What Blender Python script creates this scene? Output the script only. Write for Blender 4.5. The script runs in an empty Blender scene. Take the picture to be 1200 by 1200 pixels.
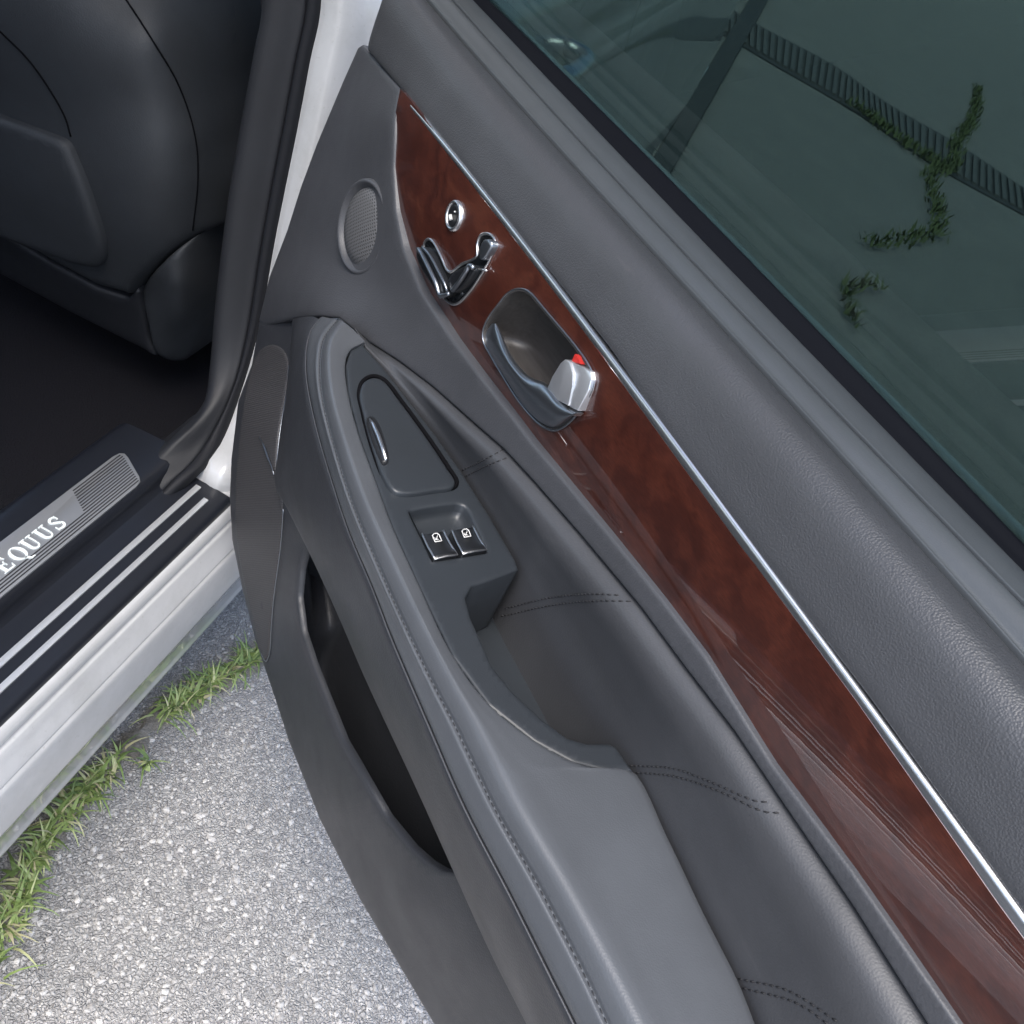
import bpy, bmesh, math, random
import numpy as np
from mathutils import Vector, Matrix
from mathutils.geometry import delaunay_2d_cdt
random.seed(7); rng = np.random.default_rng(7)
S = bpy.context.scene
COL = S.collection

# ------------------------------------------------------------------ camera
# World frame: X = car forward, Y = car left, Z = up; origin on the ground under
# the door's hinge axis. The open door makes THETA with the closed position.
AX = np.array([0.29947154, 0.50809217, -0.80756371])     # car forward, in camera axes
AY = np.array([-0.87798418, 0.47804600, -0.02481519])    # car left
AZ = np.array([0.37344420, 0.71645961, 0.58925806])      # up
RCW = np.array([AX, AY, AZ])
CAM = np.array([-1.053685, -0.358039, 1.228835])
THETA = math.radians(45.36685)
DU = np.array([-math.cos(THETA), -math.sin(THETA), 0.0])  # along the door, away from the hinge
DW = np.array([-math.sin(THETA), math.cos(THETA), 0.0])   # out of the trim, into the cabin
cam = bpy.data.cameras.new('camera'); camo = bpy.data.objects.new('camera', cam); COL.objects.link(camo)
cam.sensor_width = 36; cam.sensor_fit = 'HORIZONTAL'; cam.lens = 36.0; cam.clip_start = 0.02; cam.clip_end = 2000
M4 = Matrix([[*RCW[0], CAM[0]], [*RCW[1], CAM[1]], [*RCW[2], CAM[2]], [0, 0, 0, 1]])
camo.matrix_world = M4
S.camera = camo
S.cycles.max_bounces = 7; S.cycles.diffuse_bounces = 3; S.cycles.glossy_bounces = 3; S.cycles.transparent_max_bounces = 10

# ------------------------------------------------------------------ sky, sun, exposure
W = bpy.data.worlds.new('World'); S.world = W; W.use_nodes = True
nt = W.node_tree; nt.nodes.clear()
sky = nt.nodes.new('ShaderNodeTexSky'); sky.sky_type = 'NISHITA'; sky.sun_disc = False
SUN_EL, SUN_AZ = math.radians(62), math.radians(176)      # azimuth of the sun measured from +X towards +Y
sky.sun_elevation = SUN_EL; sky.sun_rotation = math.radians(90) - SUN_AZ
sky.air_density = 1.0; sky.dust_density = 3.0; sky.ozone_density = 1.0
bg = nt.nodes.new('ShaderNodeBackground'); bg.inputs[1].default_value = 0.14
wo = nt.nodes.new('ShaderNodeOutputWorld')
nt.links.new(sky.outputs[0], bg.inputs[0]); nt.links.new(bg.outputs[0], wo.inputs[0])
sl = bpy.data.lights.new('sun', 'SUN'); sl.energy = 1.5; sl.angle = math.radians(45); sl.color = (1.0, 0.985, 0.96)
so = bpy.data.objects.new('sun', sl); COL.objects.link(so)
sd = Vector((math.cos(SUN_EL)*math.cos(SUN_AZ), math.cos(SUN_EL)*math.sin(SUN_AZ), math.sin(SUN_EL)))
so.rotation_euler = sd.to_track_quat('Z', 'Y').to_euler(); so.location = (0, 0, 5)
S.view_settings.view_transform = 'Standard'; S.view_settings.look = 'None'
S.view_settings.exposure = 1.6; S.view_settings.gamma = 1.0; S.view_settings.use_curve_mapping = False

# ------------------------------------------------------------------ materials
def mat(name, base, rough=.5, metal=0., spec=.5, coat=0., coat_rough=.03):
    m = bpy.data.materials.new(name); m.use_nodes = True
    b = m.node_tree.nodes['Principled BSDF']
    b.inputs['Base Color'].default_value = (*base, 1); b.inputs['Roughness'].default_value = rough
    b.inputs['Metallic'].default_value = metal; b.inputs['Specular IOR Level'].default_value = spec
    b.inputs['Coat Weight'].default_value = coat; b.inputs['Coat Roughness'].default_value = coat_rough
    return m
def nd(m, t, **k):
    n = m.node_tree.nodes.new(t)
    for a, v in k.items(): setattr(n, a, v)
    return n
def lk(m, a, b): m.node_tree.links.new(a, b)
def coords(m, scale=(1, 1, 1), rot=(0, 0, 0)):
    tc = nd(m, 'ShaderNodeTexCoord'); mp = nd(m, 'ShaderNodeMapping')
    mp.inputs['Scale'].default_value = scale; mp.inputs['Rotation'].default_value = rot
    lk(m, tc.outputs['Object'], mp.inputs[0]); return mp.outputs[0]
def noise(m, co, scale, detail=4, rough=.55, dist=0.):
    n = nd(m, 'ShaderNodeTexNoise'); n.inputs['Scale'].default_value = scale; n.inputs['Detail'].default_value = detail
    n.inputs['Roughness'].default_value = rough; n.inputs['Distortion'].default_value = dist
    lk(m, co, n.inputs['Vector']); return n
def ramp(m, fac, stops, interp='LINEAR'):
    r = nd(m, 'ShaderNodeValToRGB'); r.color_ramp.interpolation = interp
    e = r.color_ramp.elements
    while len(e) < len(stops): e.new(.5)
    for el, (p, c) in zip(e, stops):
        el.position = p; el.color = (*c, 1) if len(c) == 3 else c
    lk(m, fac, r.inputs[0]); return r.outputs[0]
def bump(m, h, dist, strength=1., prev=None):
    b = nd(m, 'ShaderNodeBump'); b.inputs['Distance'].default_value = dist; b.inputs['Strength'].default_value = strength
    lk(m, h, b.inputs['Height'])
    if prev is not None: lk(m, prev, b.inputs['Normal'])
    return b.outputs[0]
def bsdf(m): return m.node_tree.nodes['Principled BSDF']
def grey(v): return (v, v, v)

def leather(name, base, rough, cell, depth, vary=.12, spec=.5, scuff=0.):
    m = mat(name, base, rough, spec=spec); b = bsdf(m); co = coords(m)
    v = nd(m, 'ShaderNodeTexVoronoi'); v.feature = 'F1'; v.inputs['Scale'].default_value = 1/cell
    lk(m, co, v.inputs['Vector'])
    h = ramp(m, v.outputs[0], [(.1, grey(1)), (.75, grey(0))])
    lk(m, bump(m, h, depth), b.inputs['Normal'])
    n3 = noise(m, co, 9, 4, .65)
    c = ramp(m, n3.outputs[0], [(.3, tuple(c*(1-vary) for c in base)), (.7, tuple(c*(1+vary) for c in base))])
    if scuff:
        n5 = noise(m, coords(m, (14, 14, 90), (0, .5, 0)), 1, 6, .7); n6 = noise(m, co, 5, 2)
        k = nd(m, 'ShaderNodeMath', operation='MULTIPLY'); lk(m, ramp(m, n5.outputs[0], [(.60, grey(0)), (.74, grey(1))]), k.inputs[0]); lk(m, ramp(m, n6.outputs[0], [(.5, grey(0)), (.68, grey(scuff))]), k.inputs[1])
        mx = nd(m, 'ShaderNodeMix', data_type='RGBA'); lk(m, k.outputs[0], mx.inputs[0]); lk(m, c, mx.inputs[6]); mx.inputs[7].default_value = (.20, .19, .19, 1); c = mx.outputs[2]
    lk(m, c, b.inputs['Base Color'])
    lk(m, ramp(m, n3.outputs[0], [(.3, grey(rough+.06)), (.7, grey(rough-.06))]), b.inputs['Roughness'])
    return m
MAT = {}
MAT['leather'] = leather('grained_leather', (.048, .050, .055), .43, .0012, .00014, scuff=.55)
MAT['leather_soft'] = leather('smooth_leather', (.068, .074, .083), .36, .0012, .00004)
MAT['leather_insert'] = leather('insert_leather', (.047, .049, .054), .46, .0013, .00006, scuff=.15)
MAT['vinyl'] = leather('door_vinyl', (.049, .051, .057), .46, .0014, .00007, scuff=.15)
MAT['plastic_low'] = leather('lower_plastic', (.029, .031, .036), .45, .0016, .00010, scuff=.12)
MAT['switch_plastic'] = leather('switch_plastic', (.022, .026, .031), .42, .0009, .00002)
MAT['belt_plastic'] = leather('belt_plastic', (.060, .066, .071), .38, .0009, .00003)
MAT['seat_leather'] = leather('seat_leather', (.023, .026, .030), .66, .0018, .0001)
MAT['pillar_trim'] = leather('pillar_trim', (.0095, .0105, .0135), .6, .0012, .00005)
MAT['sill_plastic'] = leather('sill_plastic', (.010, .0115, .016), .36, .0012, .00003, scuff=.1)
MAT['rubber'] = mat('black_rubber', (.004, .0045, .007), .6, spec=.12)
MAT['gloss_black'] = mat('gloss_black', (.008, .009, .010), .18, coat=.6)
MAT['key_black'] = mat('key_black', (.012, .013, .015), .3)
MAT['groove'] = mat('groove_dark', (.004, .004, .005), .8, spec=.05)
MAT['thread'] = mat('seam_thread', (.012, .012, .014), .7)
MAT['thread_grey'] = mat('seam_thread_grey', (.06, .06, .065), .7)
MAT['chrome'] = mat('chrome', (.80, .80, .81), .30, metal=1)
MAT['satin'] = mat('satin_metal', (.29, .315, .35), .30, metal=.95)
MAT['silver'] = mat('silver_paint', (.66, .68, .70), .38, metal=.6)
MAT['tab'] = mat('tab_silver', (.62, .64, .67), .30, metal=.8)
MAT['icon'] = mat('white_print', (.55, .55, .54), .5)
MAT['red'] = mat('red_mark', (.40, .025, .02), .4)
MAT['bowl'] = mat('handle_bowl', (.060, .055, .052), .42)
MAT['carpet'] = mat('black_carpet', (.012, .012, .015), .95, spec=.1)
_m = MAT['carpet']; _c = coords(_m); _n = noise(_m, _c, 500, 3); lk(_m, bump(_m, _n.outputs[0], .002), bsdf(_m).inputs['Normal'])
_m = MAT['bowl']; _c = coords(_m, (30, 400, 400)); _n = noise(_m, _c, 1, 3)
lk(_m, ramp(_m, _n.outputs[0], [(.3, (.034, .031, .029)), (.7, (.052, .048, .046))]), bsdf(_m).inputs['Base Color'])
MAT['headliner'] = mat('headliner', (.25, .24, .22), .9)
MAT['skin'] = mat('seal_rubber', (.008, .009, .012), .65, spec=.3)

def paint():
    m = mat('white_paint', (.66, .67, .67), .32, coat=1, coat_rough=.04); b = bsdf(m); co = coords(m)
    n = noise(m, co, 14, 8, .7); d = noise(m, co, 160, 4, .7)
    a = ramp(m, n.outputs[0], [(.42, (.48, .49, .50)), (.72, (.40, .408, .41))])
    d2 = ramp(m, d.outputs[0], [(.62, grey(0)), (.74, grey(.35))])
    mx = nd(m, 'ShaderNodeMix', data_type='RGBA'); lk(m, d2, mx.inputs[0]); lk(m, a, mx.inputs[6]); mx.inputs[7].default_value = (.25, .24, .21, 1)
    lk(m, mx.outputs[2], b.inputs['Base Color'])
    return m
MAT['paint'] = paint()

def wood():
    m = mat('burl_wood', (.08, .015, .008), .35, coat=1, coat_rough=.012); b = bsdf(m); b.inputs['Coat IOR'].default_value = 1.75
    co = coords(m, (1, 1, 1.25)); n0 = noise(m, co, 13, 4, .55)
    ad = nd(m, 'ShaderNodeMix', data_type='VECTOR'); ad.inputs[0].default_value = .16
    lk(m, co, ad.inputs[4]); lk(m, n0.outputs['Color'], ad.inputs[5])
    n1 = noise(m, ad.outputs[1], 9, 8, .62, 1.4)
    wv = nd(m, 'ShaderNodeTexWave'); wv.wave_type = 'BANDS'; wv.bands_direction = 'DIAGONAL'
    wv.inputs['Scale'].default_value = 9; wv.inputs['Distortion'].default_value = 9; wv.inputs['Detail'].default_value = 4
    wv.inputs['Detail Scale'].default_value = 1.6; lk(m, ad.outputs[1], wv.inputs['Vector'])
    mixf = nd(m, 'ShaderNodeMix', data_type='FLOAT'); mixf.inputs[0].default_value = .22
    lk(m, n1.outputs[0], mixf.inputs[2]); lk(m, wv.outputs['Fac'], mixf.inputs[3])
    c = ramp(m, mixf.outputs[0], [(.15, (.027, .0072, .0048)), (.42, (.046, .0120, .0074)), (.60, (.061, .0162, .0096)), (.88, (.094, .029, .0160))])
    f = noise(m, coords(m, (150, 150, 1400)), 1, 3); fr = ramp(m, f.outputs[0], [(.35, grey(.70)), (.65, grey(1.10))])
    mu = nd(m, 'ShaderNodeMix', data_type='RGBA', blend_type='MULTIPLY'); mu.inputs[0].default_value = 1
    lk(m, c, mu.inputs[6]); lk(m, fr, mu.inputs[7]); lk(m, mu.outputs[2], b.inputs['Base Color'])
    return m
MAT['wood'] = wood()

def mesh_grille(name, base, pitch, rough=.5, axes='xz'):
    """fine punched holes on a square lattice turned by 45 degrees"""
    m = mat(name, base, rough); b = bsdf(m); co = coords(m, rot=(0, math.radians(45), 0))
    sx = nd(m, 'ShaderNodeSeparateXYZ'); lk(m, co, sx.inputs[0])
    outs = []
    for ax in ('X', 'Z'):
        mu = nd(m, 'ShaderNodeMath', operation='MULTIPLY'); mu.inputs[1].default_value = 2*math.pi/pitch; lk(m, sx.outputs[ax], mu.inputs[0])
        s = nd(m, 'ShaderNodeMath', operation='SINE'); lk(m, mu.outputs[0], s.inputs[0]); outs.append(s)
    ad = nd(m, 'ShaderNodeMath', operation='ADD'); lk(m, outs[0].outputs[0], ad.inputs[0]); lk(m, outs[1].outputs[0], ad.inputs[1])
    f = nd(m, 'ShaderNodeMapRange'); f.inputs[1].default_value = .5; f.inputs[2].default_value = 1.1; lk(m, ad.outputs[0], f.inputs[0])
    c = ramp(m, f.outputs[0], [(0, base), (1, tuple(x*.2 for x in base))]); lk(m, c, b.inputs['Base Color'])
    iv = nd(m, 'ShaderNodeMath', operation='SUBTRACT'); iv.inputs[0].default_value = 1; lk(m, f.outputs[0], iv.inputs[1])
    lk(m, bump(m, iv.outputs[0], .0004), b.inputs['Normal'])
    return m
MAT['tweeter_mesh'] = mesh_grille('tweeter_mesh', (.095, .096, .10), .0030)
MAT['speaker_mesh'] = mesh_grille('speaker_mesh', (.050, .049, .052), .0024)

def glass():
    m = bpy.data.materials.new('tinted_glass'); m.use_nodes = True; t = m.node_tree; t.nodes.clear()
    o = nd(m, 'ShaderNodeOutputMaterial'); mx = nd(m, 'ShaderNodeMixShader'); tr = nd(m, 'ShaderNodeBsdfTransparent')
    gl = nd(m, 'ShaderNodeBsdfGlossy'); gl.inputs['Roughness'].default_value = 0; lw_ = nd(m, 'ShaderNodeLayerWeight'); lw_.inputs[0].default_value = .5; pw = nd(m, 'ShaderNodeMath', operation='POWER'); pw.inputs[1].default_value = 5; lk(m, lw_.outputs['Facing'], pw.inputs[0]); fr = nd(m, 'ShaderNodeMath', operation='MULTIPLY_ADD'); fr.inputs[1].default_value = .96; fr.inputs[2].default_value = .04; lk(m, pw.outputs[0], fr.inputs[0])
    tr.inputs[0].default_value = (.225, .284, .274, 1); gl.inputs[0].default_value = (.9, 1, .97, 1)
    lk(m, fr.outputs[0], mx.inputs[0]); lk(m, tr.outputs[0], mx.inputs[1]); lk(m, gl.outputs[0], mx.inputs[2]); lk(m, mx.outputs[0], o.inputs[0])
    return m
MAT['glass'] = glass()

def asphalt():
    m = mat('worn_asphalt', (.2, .2, .2), .85, spec=.3); b = bsdf(m); co = coords(m)
    wn = noise(m, co, 90, 3); mxv = nd(m, 'ShaderNodeMix', data_type='VECTOR'); mxv.inputs[0].default_value = .012
    lk(m, co, mxv.inputs[4]); lk(m, wn.outputs['Color'], mxv.inputs[5])
    v = nd(m, 'ShaderNodeTexVoronoi'); v.inputs['Scale'].default_value = 215; lk(m, mxv.outputs[1], v.inputs['Vector'])
    e = nd(m, 'ShaderNodeTexVoronoi'); e.feature = 'DISTANCE_TO_EDGE'; e.inputs['Scale'].default_value = 215; lk(m, mxv.outputs[1], e.inputs['Vector'])
    sp = nd(m, 'ShaderNodeSeparateColor'); lk(m, v.outputs['Color'], sp.inputs[0])
    c = ramp(m, sp.outputs[0], [(0, (.31, .303, .298)), (.5, (.405, .398, .39)), (.85, (.46, .45, .437)), (1, (.54, .525, .50))])
    ed = ramp(m, e.outputs[0], [(0, grey(.80)), (.18, grey(1))])
    mu = nd(m, 'ShaderNodeMix', data_type='RGBA', blend_type='MULTIPLY'); mu.inputs[0].default_value = 1; lk(m, c, mu.inputs[6]); lk(m, ed, mu.inputs[7])
    big = noise(m, co, 3.4, 7, .68); bc = ramp(m, big.outputs[0], [(.3, (.84, .84, .84)), (.7, (1.08, 1.07, 1.05))])
    m2 = nd(m, 'ShaderNodeMix', data_type='RGBA', blend_type='MULTIPLY'); m2.inputs[0].default_value = 1; lk(m, mu.outputs[2], m2.inputs[6]); lk(m, bc, m2.inputs[7])
    tn = noise(m, co, 38, 3, .6); tc_ = ramp(m, tn.outputs[0], [(.24, grey(.62)), (.36, grey(1))])
    m3 = nd(m, 'ShaderNodeMix', data_type='RGBA', blend_type='MULTIPLY'); m3.inputs[0].default_value = 1; lk(m, m2.outputs[2], m3.inputs[6]); lk(m, tc_, m3.inputs[7])
    lk(m, m3.outputs[2], b.inputs['Base Color'])
    h = ramp(m, e.outputs[0], [(0, grey(0)), (.3, grey(1))]); n2 = noise(m, co, 420, 4)
    nb = bump(m, h, .0022); nb = bump(m, n2.outputs[0], .0008, prev=nb); lk(m, nb, b.inputs['Normal'])
    return m
MAT['asphalt'] = asphalt()
def stone_mat():
    m = mat('aggregate', (.3, .3, .3), .8, spec=.35); g = nd(m, 'ShaderNodeNewGeometry')
    c = ramp(m, g.outputs['Random Per Island'], [(0, (.28, .27, .26)), (.45, (.40, .392, .38)), (.8, (.46, .449, .433)), (.95, (.51, .495, .472)), (1, (.56, .54, .51))])
    lk(m, c, bsdf(m).inputs['Base Color']); co = coords(m); n = noise(m, co, 600, 3); lk(m, bump(m, n.outputs[0], .0008), bsdf(m).inputs['Normal'])
    return m
MAT['stone'] = stone_mat()
def grass_mat():
    m = mat('grass_blade', (.1, .2, .03), .5, spec=.4); g = nd(m, 'ShaderNodeNewGeometry')
    c = ramp(m, g.outputs['Random Per Island'], [(0, (.10, .15, .045)), (.35, (.19, .27, .08)), (.7, (.28, .36, .13)), (.86, (.40, .44, .21)), (1, (.52, .46, .29))])
    lk(m, c, bsdf(m).inputs['Base Color']); bsdf(m).inputs['Subsurface Weight'].default_value = 0
    return m
MAT['grass'] = grass_mat()
MAT['soil'] = mat('dry_soil', (.17, .15, .13), .95, spec=.1)
_m = MAT['soil']; _c = coords(_m); _n = noise(_m, _c, 60, 8, .7); lk(_m, ramp(_m, _n.outputs[0], [(.3, (.15, .14, .12)), (.7, (.33, .31, .28))]), bsdf(_m).inputs['Base Color']); lk(_m, bump(_m, _n.outputs[0], .012), bsdf(_m).inputs['Normal'])
MAT['drain'] = mat('drain_iron', (.10, .10, .10), .7, metal=.2)
MAT['drain_bar'] = mat('drain_bar', (.15, .15, .148), .7)
MAT['moss'] = mat('moss_green', (.14, .165, .085), .9, spec=.1)
MAT['brushed'] = mat('brushed_alloy', (.33, .34, .35), .42, metal=.6)
MAT['brushed_dark'] = mat('plate_groove', (.02, .02, .022), .5)
MAT['plate_letter'] = mat('plate_letter', (.72, .78, .77), .35)

# ------------------------------------------------------------------ geometry helpers
def ray(px, py):
    d = np.array([(px-600)/1200., (600-py)/1200., -1.]); return RCW @ d
def world_pt(px, py, key, v):
    r = ray(px, py); ax = {'x': np.array([1., 0, 0]), 'y': np.array([0, 1., 0]), 'z': np.array([0, 0, 1.]), 'u': DU, 'w': DW}[key]
    t = (v - CAM @ ax)/(r @ ax); return CAM + r*t
def to_door(P): return np.array([P @ DU, P @ DW, P[2]])     # (u, w, z)
def dp(px, py, key, v): return to_door(world_pt(px, py, key, v))
def door_local(p): return (p[0], -p[1], p[2])               # object space of the door empty
CAM_D = to_door(CAM)

def woff(o):
    t = np.zeros(3)
    while o is not None: t = t+np.array(o.location); o = o.parent
    return t
def empty(name, loc, rz=0, **props):
    o = bpy.data.objects.new(name, None); COL.objects.link(o); o.location = loc; o.rotation_euler = (0, 0, rz)
    o.empty_display_size = .1
    for k, v in props.items(): o[k] = v
    return o
def mesh_obj(name, verts, faces, m, parent=None, smooth=True, **props):
    me = bpy.data.meshes.new(name); me.from_pydata([tuple(map(float, v)) for v in verts], [], faces); me.validate(); me.update()
    if smooth: me.polygons.foreach_set('use_smooth', [True]*len(me.polygons))
    me.materials.append(MAT[m] if isinstance(m, str) else m)
    o = bpy.data.objects.new(name, me); COL.objects.link(o)
    if parent is not None: o.parent = parent
    for k, v in props.items(): o[k] = v
    return o
def finish_bm(name, bm, m, parent=None, smooth=True, sharp=40, **props):
    bmesh.ops.recalc_face_normals(bm, faces=bm.faces)
    for e in bm.edges:
        if len(e.link_faces) == 2 and e.calc_face_angle(0) > math.radians(sharp): e.smooth = False
    for f in bm.faces: f.smooth = smooth
    me = bpy.data.meshes.new(name); bm.to_mesh(me); bm.free(); me.materials.append(MAT[m] if isinstance(m, str) else m)
    o = bpy.data.objects.new(name, me); COL.objects.link(o)
    if parent is not None: o.parent = parent
    for k, v in props.items(): o[k] = v
    return o
def catmull(P, n, closed=False, alpha=.5):
    """n points evenly spaced along a centripetal Catmull-Rom curve through P"""
    P = np.array(P, float)
    if closed: Q = np.vstack([P[-1], P, P[0], P[1]])
    else: Q = np.vstack([2*P[0]-P[1], P, 2*P[-1]-P[-2]])
    out = []
    for i in range(1, len(Q)-2):
        p0, p1, p2, p3 = Q[i-1:i+3]
        t0 = 0; t1 = t0+max(np.linalg.norm(p1-p0), 1e-9)**alpha; t2 = t1+max(np.linalg.norm(p2-p1), 1e-9)**alpha; t3 = t2+max(np.linalg.norm(p3-p2), 1e-9)**alpha
        for s in np.linspace(0, 1, 14, endpoint=False):
            t = t1+(t2-t1)*s
            A1 = (t1-t)/(t1-t0)*p0+(t-t0)/(t1-t0)*p1; A2 = (t2-t)/(t2-t1)*p1+(t-t1)/(t2-t1)*p2; A3 = (t3-t)/(t3-t2)*p2+(t-t2)/(t3-t2)*p3
            B1 = (t2-t)/(t2-t0)*A1+(t-t0)/(t2-t0)*A2; B2 = (t3-t)/(t3-t1)*A2+(t-t1)/(t3-t1)*A3
            out.append((t2-t)/(t2-t1)*B1+(t-t1)/(t2-t1)*B2)
    out.append(Q[-2]); out = np.array(out)
    d = np.r_[0, np.cumsum(np.linalg.norm(np.diff(out, axis=0), axis=1))]
    s = np.linspace(0, d[-1], n, endpoint=not closed)
    return np.stack([np.interp(s, d, out[:, k]) for k in range(out.shape[1])], 1)
def row(pts, key, v, ext=None):
    """pixels -> door coordinates on the surface key = v (v one number or one for each point); ext: prolong straight to u = ext"""
    vs = v if hasattr(v, '__len__') else [v]*len(pts)
    if len(vs) != len(pts): vs = np.interp(np.linspace(0, 1, len(pts)), np.linspace(0, 1, len(vs)), vs)
    P = [dp(p[0], p[1], key, x) for p, x in zip(pts, vs)]
    if ext:
        d = P[-1]-P[-2]; s = (ext-P[-1][0])/d[0]; P.append(P[-1]+d*s)
    return np.array(P)
def at_u(r, us):
    o = np.argsort(r[:, 0]); return np.stack([us, np.interp(us, r[o, 0], r[o, 1]), np.interp(us, r[o, 0], r[o, 2])], 1)
def fit_u(r, us, deg=3):
    """smooth cubic through a traced door curve, sampled at us"""
    return np.stack([us, np.polyval(np.polyfit(r[:, 0], r[:, 1], deg), us), np.polyval(np.polyfit(r[:, 0], r[:, 2], deg), us)], 1)
def grid_faces(nr, nc, closed_c=False):
    F = []
    for i in range(nr-1):
        for j in range(nc if closed_c else nc-1):
            k = (j+1) % nc; F.append((i*nc+j, i*nc+k, (i+1)*nc+k, (i+1)*nc+j))
    return F
def face_camera(verts, faces, cam_pt):
    V = np.array(verts); a = 0
    for f in faces[::max(1, len(faces)//200)]:
        p = V[list(f)]; n = np.cross(p[1]-p[0], p[2]-p[0]); a += n @ (np.array(cam_pt)-p[0])
    return [tuple(reversed(f)) for f in faces] if a < 0 else faces
def loft(name, rows, m, parent, nu=120, nv=6, linear=False, door=True, solid=0., **props):
    R = [catmull(r, nu) for r in rows]
    R = np.array(R)                                   # rows x nu x 3
    if linear: prof = [R[i] for i in range(len(R))]
    else:
        n = (len(R)-1)*nv+1; out = np.zeros((n, nu, 3))
        for j in range(nu): out[:, j] = catmull_keep(R[:, j], nv)
        prof = list(out)
    V = np.vstack(prof); F = grid_faces(len(prof), nu)
    if door: V = np.array([door_local(p) for p in V]); cp = door_local(CAM_D)
    else: cp = CAM-woff(parent); V = V-woff(parent)
    F = face_camera(V, F, cp)
    o = mesh_obj(name, V, F, m, parent, **props)
    if solid:
        md = o.modifiers.new('thickness', 'SOLIDIFY'); md.thickness = solid; md.offset = -1
    return o
def catmull_keep(P, nv, alpha=.5):
    Q = np.vstack([2*P[0]-P[1], P, 2*P[-1]-P[-2]]); out = []
    for i in range(1, len(Q)-2):
        p0, p1, p2, p3 = Q[i-1:i+3]
        t0 = 0; t1 = t0+max(np.linalg.norm(p1-p0), 1e-6)**alpha; t2 = t1+max(np.linalg.norm(p2-p1), 1e-6)**alpha; t3 = t2+max(np.linalg.norm(p3-p2), 1e-6)**alpha
        for s in range(nv):
            t = t1+(t2-t1)*s/nv
            A1 = (t1-t)/(t1-t0)*p0+(t-t0)/(t1-t0)*p1; A2 = (t2-t)/(t2-t1)*p1+(t-t1)/(t2-t1)*p2; A3 = (t3-t)/(t3-t2)*p2+(t-t2)/(t3-t2)*p3
            B1 = (t2-t)/(t2-t0)*A1+(t-t0)/(t2-t0)*A2; B2 = (t3-t)/(t3-t1)*A2+(t-t1)/(t3-t1)*A3
            out.append((t2-t)/(t2-t1)*B1+(t-t1)/(t2-t1)*B2)
    out.append(P[-1]); return np.array(out)
def lin(P, step):
    """resample a closed pixel polygon linearly"""
    P = np.array(P, float); Q = np.vstack([P, P[:1]]); out = []
    for a, b in zip(Q[:-1], Q[1:]):
        n = max(1, int(round(np.linalg.norm(b-a)/step)))
        for s in range(n): out.append(a+(b-a)*s/n)
    return np.array(out)
def smooth_poly(P, step):
    P = np.array(P, float); L = np.linalg.norm(np.diff(np.vstack([P, P[:1]]), axis=0), axis=1).sum()
    return catmull(P, max(8, int(L/step)), closed=True)
def inside(P, poly):
    x, y = P[:, 0], P[:, 1]; r = np.zeros(len(P), bool); n = len(poly); j = n-1
    for i in range(n):
        xi, yi = poly[i]; xj, yj = poly[j]
        c = ((yi > y) != (yj > y)) & (x < (xj-xi)*(y-yi)/(yj-yi+1e-12)+xi); r ^= c; j = i
    return r
def rbf(ctrl):
    """thin-plate spline through (px, py, value)"""
    C = np.array(ctrl, float); X = C[:, :2]/1000.; n = len(C)
    def phi(r): return np.where(r > 1e-9, r*r*np.log(np.maximum(r, 1e-9)), 0)
    K = phi(np.linalg.norm(X[:, None]-X[None], axis=2)) + np.eye(n)*1e-5
    Pm = np.c_[np.ones(n), X]; A = np.block([[K, Pm], [Pm.T, np.zeros((3, 3))]])
    sol = np.linalg.solve(A, np.r_[C[:, 2], 0, 0, 0])
    def f(px, py):
        q = np.array([px, py])/1000.; r = np.linalg.norm(X-q, axis=1)
        return float(phi(r) @ sol[:n] + sol[n] + sol[n+1:] @ q)
    return f
def inset(poly, d):
    P = np.array(poly); a = np.roll(P, 1, 0); b = np.roll(P, -1, 0); t = b-a; t /= np.linalg.norm(t, axis=1)[:, None]+1e-9
    area = 0.5*np.sum(P[:, 0]*np.roll(P[:, 1], -1)-np.roll(P[:, 0], -1)*P[:, 1])
    nrm = np.c_[-t[:, 1], t[:, 0]]*(1 if area > 0 else -1)
    return P+nrm*d
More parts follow.
